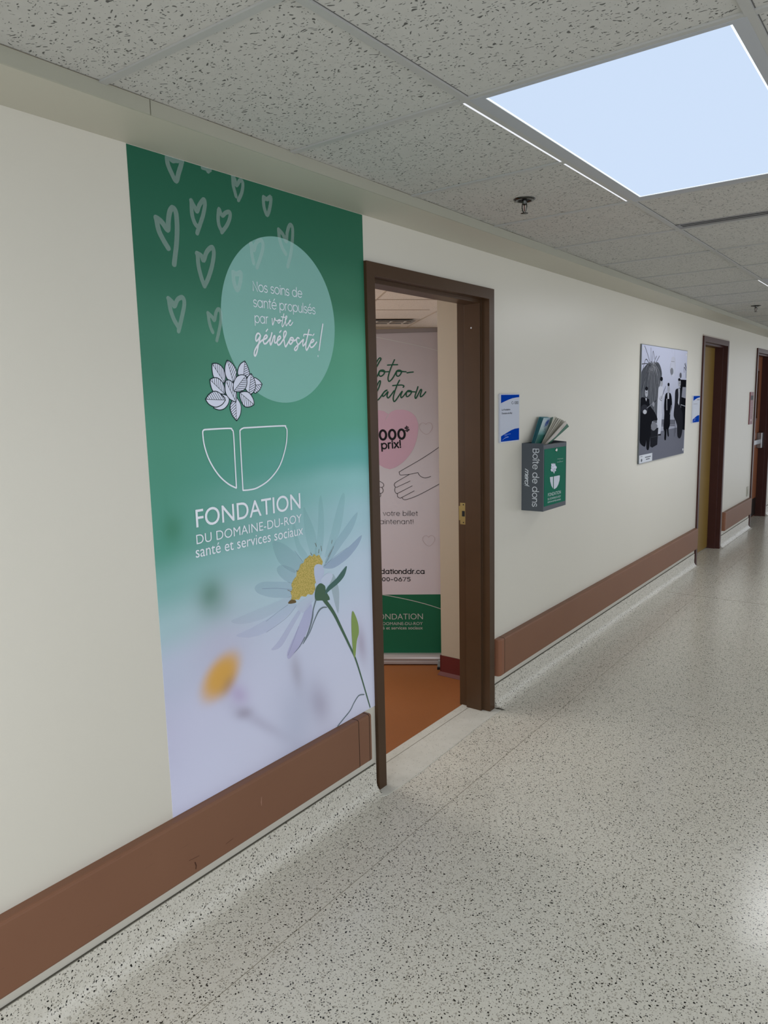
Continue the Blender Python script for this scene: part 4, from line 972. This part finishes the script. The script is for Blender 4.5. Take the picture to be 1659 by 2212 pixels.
luminaire(LIGHT_Y[4], 2, 'last ceiling panel light at the far end of the corridor')
area('corridor_fill_behind', (1.09, -1.2, Z_C-.01), .55, 1.15, 33, (.95, .97, 1))  # unseen fill lamp added where the panel row would continue
area('corridor_fill_right', (2.9, -1.3, Z_C-.01), .55, 1.15, 24, (.95, .97, 1))  # second unseen lamp, added off the row only for fill

# sprinklers
def sprinkler(x, y, label):
    root = empty('fire_sprinkler', (x, y, Z_C-.055)); thing(root, label, 'sprinkler')
    m = MB(); m.lathe((x, y, Z_C), (0, 0, -1), [(.0, -.001), (.040, -.001), (.040, .001), (.036, .005), (.026, .007), (.024, .003)], 32); m.build('escutcheon', [M_sprk], root)
    m = MB(); m.lathe((x, y, Z_C), (0, 0, -1), [(.0, .002), (.024, .002), (.023, .004), (.0, .004)], 24); m.build('recess', [M_black], root)
    m = MB(); m.lathe((x, y, Z_C), (0, 0, -1), [(.0085, .002), (.0085, .018), (.006, .020), (.004, .022), (.0, .022)], 14)
    for sg in (-1, 1): m.tube([(x+sg*.0085, y, Z_C-.016), (x+sg*.0095, y, Z_C-.028), (x+sg*.006, y, Z_C-.042), (x+sg*.001, y, Z_C-.049)], .0018, 6)
    m.build('yoke', [M_sprk], root)
    m = MB(); m.tube([(x, y, Z_C-.022), (x, y, Z_C-.044)], .0016, 8); m.build('glass_bulb', [mat('bulb_red', '#5b1a14', .2)], root)
    m = MB(); m.lathe((x, y, Z_C-.050), (0, 0, -1), [(0, -.001), (.0135, -.0005), (.0135, .0012), (0, .0012)], 20); m.build('deflector', [M_sprk], root)
sprinkler(.488, 2.581, 'chrome fire sprinkler hanging below the tile beside the large ceiling light')
sprinkler(.483, 6.849, 'small far sprinkler on the ceiling, near the right edge above the yellow door')
# slot air diffuser
vt = empty('air_vent', (1.1, 3.44, Z_C)); thing(vt, 'slim linear air vent with two dark slots beyond the large ceiling light', 'air vent')
m = MB(); X0_, X1_ = XG+.012, XG+T+.01
for a, b in ((3.392, 3.402), (3.4225, 3.4295), (3.450, 3.476)): m.box((X0_, a, Z_C-.0025), (X1_, b, Z_C+.01))
m.box((X0_, 3.392, Z_C-.0024), (X0_+.014, 3.476, Z_C+.01)); m.build('vent_frame', [mat('vent_metal', '#8c8c8c', .35, .2)], vt)
for a, b in ((3.402, 3.4225), (3.4295, 3.450)):
    m = MB(); m.box((X0_+.014, a, Z_C-.001), (X1_, b, Z_C+.001)); m.build('slot', [M_black], vt)

# ------------------------------------------------------------------ room signs
M_signw = mat('sign_face', '#bcc2d0', .35); M_signedge = mat('sign_edge_acrylic', '#c9cedb', .25); M_blue = mat('sign_blue', '#0d3ea6', .45, spec=0); M_ink = mat('sign_ink', '#23262e', .4)
def room_sign(y0, y1, z0, z1, label, full):
    P_ = Plane((0, y0, z0), (0, 1, 0), (0, 0, 1)); w_, h_ = y1-y0, z1-z0
    root = empty('room_sign', (0, (y0+y1)/2, z0)); thing(root, label, 'room sign')
    m = MB(); m.obox(P_, 0, w_, 0, h_, 0, .010); m.build('backing', [M_signedge], root, bevel=.001)
    m = MB(); m.obox(P_, .004, w_-.003, .004, h_-.003, .010, .0108); face = m.build('face', [M_signw], root)
    def N(*p): return [(.006+(w_-.011)*a, .006+(h_-.011)*b) for a, b in p]
    m = MB()
    m.fill(P_, N((0, 1), (1, 1), (1, .945), (.85, .94), (.62, .925), (.4, .895), (.2, .86), (0, .825)), .0112)
    m.build('blue_band', [M_blue], face); m = MB()
    m.fill(P_, N((0, 0), (1, 0), (1, .262), (.75, .255), (.55, .23), (.35, .19), (.15, .15), (0, .118)), .0112)
    m.build('blue_band', [M_blue], face)
    m = MB()
    if full:
        a, b = N((.57, .797), (.955, .797)); put_text(m, P_, 'C-1202', a, b, .0135, .0114, offset=.010)
        a, b = N((.04, .666), (.50, .666)); put_text(m, P_, 'La Fondation', a, b, .0085, .0114, offset=.012)
        a, b = N((.04, .588), (.61, .588)); put_text(m, P_, 'Domaine-du-Roy', a, b, .0085, .0114, offset=.012)
    else:
        a, b = N((.55, .86), (.95, .86)); m.stroke(P_, [a, b], .012, .0114, caps=False)
        a, b = N((.04, .70), (.62, .70)); m.stroke(P_, [a, b], .0045, .0114, caps=False)
    m.build('lettering', [M_ink if full else mat('sign_grey_ink', '#8d919c', .4)], face)
    m = MB(); q = N((.06, .03), (.16, .06), (.27, .082), (.39, .09)); m.stroke(P_, smooth(q, 5), [.0006+.003*i/15 for i in range(16)], .0116)
    for yy_, x1_ in ((.145, .52), (.118, .33)): a, b = N((.18, yy_), (x1_, yy_+.006)); m.stroke(P_, [a, b], .0012, .0116, caps=False)
    m.build('swoosh', [mat('sign_pale_ink', '#9fb4e2', .4)], face)
room_sign(3.297, 3.506, 1.371, 1.614, 'blue and white room sign C-1202 mounted between the open door and the donation box', True)
room_sign(6.882, 7.112, 1.343, 1.586, 'small blue and white room sign mounted beside the yellow door', False)

# ------------------------------------------------------------------ donation box
BY0, BY1, BZ0, BZ1, BD = 3.555, 3.850, .998, 1.356, .124
M_box = mat('box_grey_powdercoat', '#53595f', .45); M_boxgreen = mat('box_green_panel', '#0e6a53', .45, spec=.05)
box = empty('donation_box', (0, (BY0+BY1)/2, BZ0)); thing(box, 'grey metal donation box with green front lettered Fondation, mounted on the wall', 'donation box')
m = MB(); tk = .0025
m.box((0, BY0, BZ0), (BD, BY0+tk, BZ1))
m.faces([(0, BY1-tk, BZ0), (BD, BY1-tk, BZ0), (BD, BY1-tk, BZ1-.006), (.06, BY1-tk, BZ1), (0, BY1-tk, BZ1), (0, BY1, BZ0), (BD, BY1, BZ0), (BD, BY1, BZ1-.006), (.06, BY1, BZ1), (0, BY1, BZ1)],
        [(0, 1, 2, 3, 4), (9, 8, 7, 6, 5), (0, 5, 6, 1), (1, 6, 7, 2), (2, 7, 8, 3), (3, 8, 9, 4), (4, 9, 5, 0)])
ya_, yb_ = BY0+tk+.0002, BY1-tk-.0002
m.box((.0005, ya_, BZ0+.0003), (BD-.012, yb_, BZ0+tk)); m.box((.0005, ya_, BZ0+tk), (tk, yb_, BZ1-.0005)); m.box((tk, ya_, BZ1-.13), (BD-.014, yb_, BZ1-.128))
m.box((BD-.0065, ya_, BZ0+.0002), (BD-.0004, yb_, BZ0+.0245)); m.box((BD-.0065, ya_, BZ1-.031), (BD-.0004, yb_, BZ1-.009)); m.box((BD-.030, ya_, BZ1-.014), (BD-.0068, yb_, BZ1-.010))
m.box((BD-.0065, ya_, BZ0+.025), (BD-.0004, BY0+.0105, BZ1-.0315)); m.box((BD-.0065, BY1-.0085, BZ0+.025), (BD-.0004, yb_, BZ1-.0315))
m.build('box_body', [M_box], box)
m = MB(); m.box((BD-.010, BY0+.011, BZ0+.025), (BD+.001, BY1-.009, BZ1-.031)); bd_ = m.build('box_door', [M_boxgreen], box)
FP = Plane((BD+.001, 0, 0), (0, 1, 0), (0, 0, 1)); QB = Zoom(FP, 1130, 890, 10.055)
m = MB(); p = QB((712, 825))[0]; m.lathe(FP.at(p[0], p[1]), (1, 0, 0), [(.009, 0), (.009, .004), (.007, .006), (0, .006)], 20); m.box(tuple(FP.at(p[0]-.001, p[1]-.005, .006)), tuple(FP.at(p[0]+.001, p[1]+.005, .0068)))
m.build('lock', [M_chrome], bd_)
m = MB(); kb = mpp(QB, 650, 1500)
m.fill(FP, QB([(580, 1415), (648, 1405), (648, 1662), (612, 1600), (588, 1505)]), .0004)
m.fill(FP, QB([(665, 1400), (785, 1375), (797, 1385), (790, 1480), (765, 1570), (730, 1635), (690, 1668), (665, 1672)]), .0004)
m.build('bowl_print', [mat('box_white_print', '#cfd5e2', .4)], bd_)
leaf_print(bd_, FP, QB, lambda q: (595+(q[0]-140)*.100, 1105+(q[1]-200)*.163), kb*.16, .0004, .7, 'leaf_print', hatch=False)
m = MB()
a, b = QB((540, 1838), (817, 1770)); put_text(m, FP, 'FONDATION', a, b, 72*kb, .0004)
a, b = QB((534, 1917), (817, 1847)); put_text(m, FP, 'DU DOMAINE-DU-ROY', a, b, 44*kb, .0004)
a, b = QB((532, 1978), (817, 1908)); put_text(m, FP, 'santé et services sociaux', a, b, 29*kb, .0004, ref=XH)
for q in ([(742, 1028), (752, 1012), (760, 1030), (772, 1010), (782, 1028), (795, 1008), (806, 1024), (822, 1006), (836, 1022), (850, 1004), (868, 1016)],
          [(736, 1098), (746, 1080), (755, 1096), (768, 1078), (778, 1092), (790, 1088), (800, 1046), (796, 1088), (815, 1072), (824, 1086), (836, 1066), (846, 1082), (864, 1060)]):
    m.stroke(FP, smooth(QB(q), 3), 4*kb, .0004)
m.build('front_lettering', [mat('box_lettering', '#c6d6d6', .4)], bd_)
SP = Plane((0, BY0, 0), (1, 0, 0), (0, 0, 1)); QS = Zoom(SP, 1130, 890, 10.055)
m = MB()
(a, b) = QS((216, 803), (199, 2046)); ks = abs(QS((216, 803), (316, 803))[1][0]-a[0])/100
geo_text(m, SP, 'Boîte de dons', a, b, 128*ks, .085, .0004, ref=CC, track=.02)
m.build('side_lettering', [mat('box_side_lettering', '#d3d9de', .4)], box)
m = MB()
(a, b) = QS((48, 1236), (40, 1555))
geo_text(m, SP, 'merci', a, b, 62*ks, .13, .0004, slant=.45, track=-.04)
m.stroke(SP, QS([(38, 1592), (90, 1602), (138, 1615)]), 8*ks, .0004); p = QS((4, 1562))[0]; m.disc(SP, p, 5*ks, 5*ks, .0004, 0, 10)
m.build('side_script', [MATS['box_side_lettering']], box)

# brochures standing in the box
def brochure_mat(name, kind):
    m = mat(name, '#8fa8a4', .3); t = NT(m); sp_ = t.new('ShaderNodeSeparateXYZ'); t.link(t.coords('UV'), sp_.inputs[0]); u_, v_ = sp_.outputs[0], sp_.outputs[1]
    if kind == 'teal':
        c_ = t.ramp(v_, [(0, srgb('#145a50')), (.34, srgb('#1b6357')), (.40, srgb('#5d8f8b')), (.6, srgb('#9fb5b3')), (.88, srgb('#aebfc2')), (.95, srgb('#9eb4bd')), (1, srgb('#8fa9b3'))])
        g_ = gauss(t, u_, v_, .72, .80, .30, .13, .3, 4); nz_ = t.math('GREATER_THAN', t.noise(t.coords('UV'), 9, 3), .40)
        c_ = t.mix(t.math('MULTIPLY', g_, t.math('MULTIPLY', nz_, 1.0)), c_, srgb('#1c3f86'))
        g2 = gauss(t, u_, v_, .70, .56, .14, .13, .4, 3); nz2 = t.math('GREATER_THAN', t.noise(t.coords('UV'), 22, 3), .5)
        c_ = t.mix(t.math('MULTIPLY', g2, nz2), c_, srgb('#2c4452'))
    else:
        c_ = t.ramp(u_, [(0, srgb('#a9a39a')), (.10, srgb('#bcb4ac')), (.42, srgb('#b3a9a3')), (.48, srgb('#1d5b43')), (1, srgb('#1b5640'))], 'CONSTANT')
        g_ = gauss(t, u_, v_, .30, .80, .05, .10, .0, 4); nz_ = t.math('GREATER_THAN', t.noise(t.coords('UV'), 40, 2), .5)
        c_ = t.mix(t.math('MULTIPLY', g_, nz_), c_, srgb('#23262a'))
    t.link(c_, pb(m).inputs['Base Color']); return m
M_bt = brochure_mat('teal_brochure_print', 'teal'); M_bc = brochure_mat('cream_brochure_print', 'cream'); M_paper = mat('brochure_paper', '#bdbab0', .5)
M_bedge = mat('brochure_teal_edge', '#3f7c86', .4)
def brochure(corners, xs, front, edge, label, group=None, th=.0022, lean=0.0):
    """corners: bl, br, tr, tl as photo points, each set at its own distance from the wall (bottom xs[0], top xs[1])"""
    P3 = []
    for i, (u_, v_) in enumerate(corners):
        x_ = xs[0] if i < 2 else xs[1]
        pl = Plane((x_, 0, 0), (0, 1, 0), (0, 0, 1)); q = pl.uv(u_, v_); P3.append(pl.at(*q))
    nrm = (P3[1]-P3[0]).cross(P3[3]-P3[0]).normalized()
    if nrm.x < 0: nrm = -nrm
    me = bpy.data.meshes.new('brochure'); vs = P3+[p-nrm*th for p in P3]
    me.from_pydata([tuple(v) for v in vs], [], [(0, 1, 2, 3), (7, 6, 5, 4), (0, 4, 5, 1), (1, 5, 6, 2), (2, 6, 7, 3), (3, 7, 4, 0)])
    uvl = me.uv_layers.new(name='UVMap'); cs = [(0, 0), (1, 0), (1, 1), (0, 1)]
    for p in me.polygons:
        for li in p.loop_indices: uvl.data[li].uv = cs[me.loops[li].vertex_index % 4]
    o = link('brochure', me, None, (P3[0]+P3[1])/2, [front, edge])
    for i, p in enumerate(me.polygons): p.material_index = 0 if i == 0 else 1
    return thing(o, label, 'brochure', group)
QZ = lambda x, y: (1100+x/11.85, 880+y/11.85)
grpL = 'teal brochures leaning left in the donation box'; grpR = 'cream brochures fanned right in the donation box'
for i in range(4):
    dx = -i*26
    brochure([QZ(640+dx*1.0, 960), QZ(860+dx*.9, 960), QZ(1062+dx*1.0, 262-i*6), QZ(880+dx*1.35, 268-i*10)], (.052-i*.006, .034-i*.006), M_bt if i == 0 else M_bedge, M_bedge,
             'foremost teal brochure with a blue tree, leaning left in the donation box' if i == 0 else ['', 'first', 'second', 'third'][i]+' teal brochure edge showing left behind the blue tree brochure', grpL if i else None, th=.0016)
brochure([QZ(770, 960), QZ(880, 960), QZ(1135, 245), QZ(1060, 258)], (.044, .026), mat('dark_green_brochure', '#2c6451', .4), M_paper, 'narrow dark green brochure strip directly right of the blue tree brochure')
fan = [((1180, 235), (1230, 262)), ((1232, 262), (1290, 290)), ((1285, 280), (1345, 310)), ((1335, 300), (1400, 340)), ((1380, 325), (1440, 375))]
for i, (p, q) in enumerate(fan[::1]):
    brochure([QZ(815+i*18, 960), QZ(900+i*26, 960), QZ(q[0]+12, q[1]+14), QZ(p[0]-12, p[1]-4)], (.060+i*.0028, .056+i*.005), mat('cream_page_%d' % (i % 3), ['#b5b2a4', '#a39f93', '#bebbb0'][i % 3], .5), M_paper,
             ['leftmost', 'second', 'middle', 'fourth', 'rightmost'][i]+' cream brochure of the fan opened between the two printed brochures', grpR, th=.0014)
brochure([QZ(880, 975), QZ(960, 1000), QZ(1530, 490), QZ(1440, 345)], (.080, .096), M_bc, M_paper, 'front brochure with a green stripe, leaning far right out of the donation box', th=.0016)

# ------------------------------------------------------------------ black and white photograph board
PY0, PY1, PZ0, PZ1 = 5.4388, 6.6391, 1.0946, 1.9616
pb_ = empty('photo_board', (0, (PY0+PY1)/2, PZ0)); thing(pb_, 'large black and white photograph of musicians beside a tall plant', 'picture')
PT = .011
m = MB(); m.obox(WALL, PY0, PY1, PZ0, PZ1, .002, PT); m.build('board', [mat('board_edge', '#6f7477', .4)], pb_)
PP = Plane((PT, 0, 0), (0, 1, 0), (0, 0, 1)); QP = Zoom(PP, 1370, 730, 7.9)
M_ph = mat('photo_backdrop', '#b0b4c6', .5, spec=0); t_ = NT(M_ph); sx = t_.new('ShaderNodeSeparateXYZ'); t_.link(t_.coords(), sx.inputs[0])
t_.link(t_.ramp(t_.math('MULTIPLY', sx.outputs[2], 1.15), [(0, srgb('#8c8f9c')), (.45, srgb('#a5a8b8')), (.75, srgb('#bdc1d4')), (1, srgb('#ccd0e6'))]), pb(M_ph).inputs['Base Color'])
q = QP((120, 105), (890, 210), (815, 1960), (40, 2150)); y0_, y1_, zt_, zb_ = PY0+.004, PY1-.004, PZ1-.004, PZ0+.004
m = MB(); m.obox(PP, y0_, y1_, zb_, zt_, .0, .0004); ph = m.build('photo_print', [M_ph], pb_)
grey = {}
def gm(h): return mat('photo_grey_'+h[1:], h, .5, spec=0)
LAY = [.0006]
def pf(pts, c_, sm=True, nm='photo_shape'):
    m = MB(); q = QP(pts); q = smooth(q, 4, closed=True) if sm else q
    q = [(min(max(a, y0_), y1_), min(max(b, zb_), zt_)) for a, b in q]
    m.fill(PP, q, LAY[0]); LAY[0] += .00003; m.build(nm, [gm(c_)], ph)
def pe(cx, cy, rx, ry, c_, nm='photo_shape', an=0): pf([(cx+rx*math.cos(a/12*2*math.pi), cy+ry*math.sin(a/12*2*math.pi)) for a in range(12)], c_, True, nm)
def ps(pts, w_, c_, nm='photo_line'):
    m = MB(); k_ = mpp(QP, 500, 1000)
    q = [(min(max(a, y0_+.003), y1_-.003), min(max(b, zb_), zt_)) for a, b in smooth(QP(pts), 4)]
    m.stroke(PP, q, w_*k_, LAY[0]); LAY[0] += .00002; m.build(nm, [gm(c_)], ph)
pf([(60, 1760), (250, 1650), (420, 1600), (650, 1545), (870, 1500), (830, 1990), (430, 2070), (40, 2170)], '#6c6e7a', False, 'photo_floor')
pf([(466, 1390), (700, 1395), (690, 1505), (462, 1510)], '#666873', False, 'photo_baseboard'); ps([(466, 1490), (690, 1480)], 10, '#8c8e99')
for q_ in ([(640, 250), (650, 120)], [(690, 320), (690, 120)]): ps(q_, 5, '#9a9cab')
pf([(640, 330), (690, 330), (705, 420), (690, 620), (645, 655), (618, 600), (612, 520), (625, 410)], '#c3c6d6', True, 'photo_lamp'); pe(640, 570, 26, 60, '#7d8088', 'photo_lamp')
ps([(630, 400), (685, 405)], 8, '#85878f'); ps([(690, 340), (697, 480), (686, 620)], 5, '#888a95'); ps([(622, 430), (612, 520), (622, 610), (642, 652)], 6, '#5d5f66')
# plant
pf([(112, 640), (170, 500), (250, 430), (330, 440), (400, 415), (450, 500), (470, 640), (430, 820), (402, 1000), (400, 1420), (300, 1400), (240, 1150), (180, 1100), (108, 1060)], '#55585f', True, 'photo_plant')
for i, (q_, c_) in enumerate([([(290, 520), (240, 320), (178, 135)], '#3e4147'), ([(285, 500), (285, 330), (283, 170)], '#3e4147'), ([(300, 500), (318, 240), (330, 260), (345, 360)], '#46484f'), ([(330, 500), (380, 400), (430, 308)], '#46484f'), ([(320, 500), (350, 380), (380, 310)], '#3a3c42'),
      ([(280, 500), (220, 440), (130, 445)], '#4a4c53'), ([(270, 480), (200, 360), (150, 520), (120, 640)], '#3d4047'), ([(380, 460), (440, 560), (465, 640)], '#3d4047'), ([(260, 520), (180, 700), (140, 1000)], '#86888f'), ([(280, 520), (230, 760), (230, 1000)], '#7d7f86'),
      ([(320, 540), (350, 800), (350, 1060)], '#8a8c93'), ([(300, 560), (290, 850), (310, 1100)], '#74767d'), ([(360, 520), (410, 700), (400, 900)], '#7b7d84'), ([(230, 560), (160, 760), (115, 900)], '#3a3d43'), ([(340, 560), (385, 800), (385, 1100)], '#35373d'), ([(300, 520), (265, 800), (260, 1050)], '#36383e'), ([(330, 1100), (345, 1250), (330, 1390)], '#8c8e95')]):
    ps(q_, 14 if i < 8 else 12, c_, 'photo_frond')
rnd = random.Random(3); m = MB(); k_ = mpp(QP, 500, 1000); shades = ['#2f3137', '#43454c', '#6c6e75', '#85878e', '#9a9ca3']
for i in range(64):
    x0_ = rnd.uniform(255, 345); sd = rnd.uniform(-1, 1); sp2 = sd*rnd.uniform(60, 160); top = rnd.uniform(400, 520); low = rnd.uniform(750, 1120)
    lim = 118 if sd < 0 else 440
    ex = max(min(x0_+sp2*1.25, 455), 112)
    q = smooth(QP([(x0_, 560), (x0_+sp2*.35, top), (x0_+sp2, top+120), (ex, low)]), 4)
    q = [(min(max(a, y0_+.003), y1_-.003), b) for a, b in q]
    m.stroke(PP, q, [9*k_*(1-.6*j/len(q)) for j in range(len(q))], LAY[0]+i*.000004, rnd.randrange(5))
LAY[0] += .0003
m.build('photo_frond', [gm(c_) for c_ in shades], ph)
# piano and vase, far man
pf([(780, 710), (886, 716), (860, 1570), (800, 1560), (795, 1180)], '#15161b', False, 'photo_piano')
pf([(822, 838), (880, 840), (874, 1032), (806, 1010)], '#8a8c99', False, 'photo_sheet_music'); ps([(782, 1135), (868, 1165)], 12, '#a5a7b2')
for q_ in ([(880, 680), (878, 520), (860, 440)], [(880, 560), (850, 500), (845, 590)], [(884, 520), (872, 430)]): ps(q_, 14, '#2a2b31', 'photo_flower')
for q_ in ([(692, 1340), (688, 1500), (678, 1680)], [(722, 1340), (705, 1520), (700, 1620)]): ps(q_, 10, '#1d1e23')
pf([(700, 900), (745, 862), (775, 850), (800, 900), (802, 1050), (790, 1180), (822, 1300), (820, 1560), (785, 1705), (735, 1680), (728, 1500), (700, 1400), (672, 1320), (690, 1100)], '#24252b', True, 'photo_man')
pf([(748, 860), (776, 860), (772, 1000), (762, 1150), (742, 1110), (752, 1000)], '#b9bbc6', False, 'photo_shirt'); ps([(762, 880), (758, 980)], 8, '#303138')
pe(770, 770, 21, 66, '#a0a2ab', 'photo_head'); pe(766, 712, 20, 26, '#1d1e23', 'photo_hair'); pe(788, 640, 18, 48, '#5d5e66', 'photo_hair'); ps([(762, 770), (788, 772)], 7, '#2c2d33')
# boy
pf([(530, 965), (575, 935), (625, 965), (642, 1150), (612, 1300), (605, 1480), (582, 1560), (588, 1670), (568, 1672), (550, 1550), (537, 1730), (510, 1728), (515, 1600), (498, 1540), (512, 1300), (508, 1150)], '#16171c', True, 'photo_boy')
pf([(562, 940), (592, 940), (590, 1040), (566, 1040)], '#b3b5c0', False, 'photo_shirt'); ps([(552, 1045), (552, 1130), (553, 1225)], 22, '#c3c5d0'); pe(585, 872, 20, 66, '#a0a2ab', 'photo_head'); pe(583, 795, 17, 30, '#1a1b20', 'photo_hair'); ps([(630, 1150), (618, 1220), (604, 1300)], 15, '#adafba')
# woman
pf([(412, 850), (445, 825), (488, 850), (482, 950), (505, 975), (482, 1060), (475, 1250), (458, 1450), (440, 1640), (402, 1655), (385, 1400), (392, 1100), (400, 1000)], '#bfc2ce', True, 'photo_woman')
pe(463, 768, 22, 60, '#a3a5ae', 'photo_head'); pe(460, 700, 24, 38, '#1a1b20', 'photo_hair'); pe(456, 1030, 30, 46, '#aeb0bb', 'photo_mandolin'); ps([(455, 1040), (500, 920), (536, 822)], 11, '#3a3b41'); ps([(425, 1030), (440, 1060), (470, 1075)], 6, '#2d2e34')
ps([(466, 1080), (462, 1190), (460, 1290)], 7, '#3a3b41'); ps([(430, 1150), (420, 1400), (415, 1600)], 6, '#8c8f9c'); pf([(402, 1640), (452, 1636), (450, 1662), (405, 1672)], '#24252b', False, 'photo_shoe')
# seated man, basket
pf([(98, 1050), (180, 1022), (248, 1050), (262, 1150), (345, 1270), (392, 1400), (300, 1430), (268, 1700), (245, 1895), (208, 1895), (200, 1740), (175, 1855), (75, 1745), (66, 1400)], '#1b1c21', True, 'photo_man')
pf([(182, 1030), (212, 1030), (200, 1085)], '#c0c2cc', False, 'photo_shirt'); pe(203, 935, 26, 74, '#a9abb4', 'photo_head'); pe(205, 865, 24, 34, '#202126', 'photo_hair'); ps([(188, 935), (218, 937)], 7, '#3a3b41')
pe(168, 1215, 62, 80, '#303138', 'photo_guitar'); ps([(210, 1200), (270, 1150), (335, 1100)], 16, '#777982'); ps([(330, 1110), (370, 1065)], 14, '#2b2c31'); pe(176, 1262, 32, 38, '#b4b6bf', 'photo_hand'); pe(322, 1130, 20, 42, '#8d8f98', 'photo_hand')
pf([(278, 1560), (405, 1530), (388, 1820), (300, 1872), (268, 1850)], '#25262c', False, 'photo_basket'); pf([(282, 1480), (330, 1430), (370, 1470), (392, 1510), (335, 1580), (290, 1560)], '#787a83', True, 'photo_firewood')
ps([(276, 1700), (390, 1680)], 6, '#3f4147')
# caption card and pins
q = QP((48, 2012), (300, 1965), (300, 2065), (40, 2135)); m = MB(); a0, a1, b0, b1 = y0_, q[1][0], min(q[2][1], q[3][1])+.0, (q[0][1]+q[1][1])/2
m.obox(PP, a0, a1, zb_, b1, .0004, .004); card = m.build('caption_card', [mat('caption_white', '#ccd0d9', .4)], pb_)
CPn = Plane((PT+.004, 0, 0), (0, 1, 0), (0, 0, 1)); m = MB(); h_ = b1-zb_; w_ = a1-a0
for (f0, f1, g_) in ((.42, .88, .62), (.50, .80, .35)):
    m.stroke(CPn, [(a0+w_*f0, zb_+h_*g_), (a0+w_*f1, zb_+h_*g_)], h_*.13, .0003, caps=False)
m.stroke(CPn, [(a0+w_*.06, zb_+h_*.82), (a0+w_*.22, zb_+h_*.82)], h_*.06, .0003, caps=False); m.disc(CPn, (a0+w_*.16, zb_+h_*.35), w_*.06, h_*.2, .0003)
m.build('caption_mark', [mat('caption_ink', '#5b5f6a', .5)], card)
for (x_, y_) in ((y1_-.035, zb_+.03), (y0_+.03, zt_-.03), (y1_-.035, zt_-.03)):
    m = MB(); m.lathe(PP.at(x_, y_), (1, 0, 0), [(.011, 0), (.010, .003), (.0, .005)], 14); m.build('fixing_stud', [M_white], pb_)

# ------------------------------------------------------------------ fire notice and wall plate by the exit door
RP = Plane((0, 9.345, 1.242), (0, 1, 0), (0, 0, 1)); fn = empty('fire_notice', (0, 9.44, 1.242)); thing(fn, 'narrow maroon notice mounted beside the far brown exit door', 'notice')
m = MB(); m.obox(RP, 0, .19, 0, .37, 0, .008); m.build('notice_plate', [mat('maroon_plate', '#6e1620', .35)], fn)
m = MB(); m.obox(RP, .03, .16, .28, .33, .008, .009); m.build('notice_window', [M_black], fn)
m = MB()
for i, w_ in enumerate((.028, .02, .02, .026, .012, .02, .02, .02, .014)): m.stroke(RP, [(.085, .265-i*.02), (.085+w_, .265-i*.02)], .008, .0085, caps=False)
m.obox(RP, .055, .125, .035, .06, .008, .009); m.build('notice_lettering', [mat('notice_ink', '#b79b97', .4)], fn)
wp = MB(); wp.box((0, 9.43, .395), (.006, 9.505, .508)); wp.build('x', [M_white]) if False else None
wpl = empty('wall_plate', (0, 9.467, .395)); thing(wpl, 'small cream outlet plate low on the wall before the exit door', 'outlet')
m = MB(); m.box((0, 9.43, .395), (.006, 9.505, .51)); m.build('cover_plate', [M_trimcream], wpl, bevel=.001)
m = MB(); m.box((.006, 9.452, .425), (.0075, 9.483, .48)); m.build('socket', [mat('outlet_socket', '#9c9a8c', .5)], wpl)
for o in list(bpy.data.meshes):
    if o.users == 0: bpy.data.meshes.remove(o)
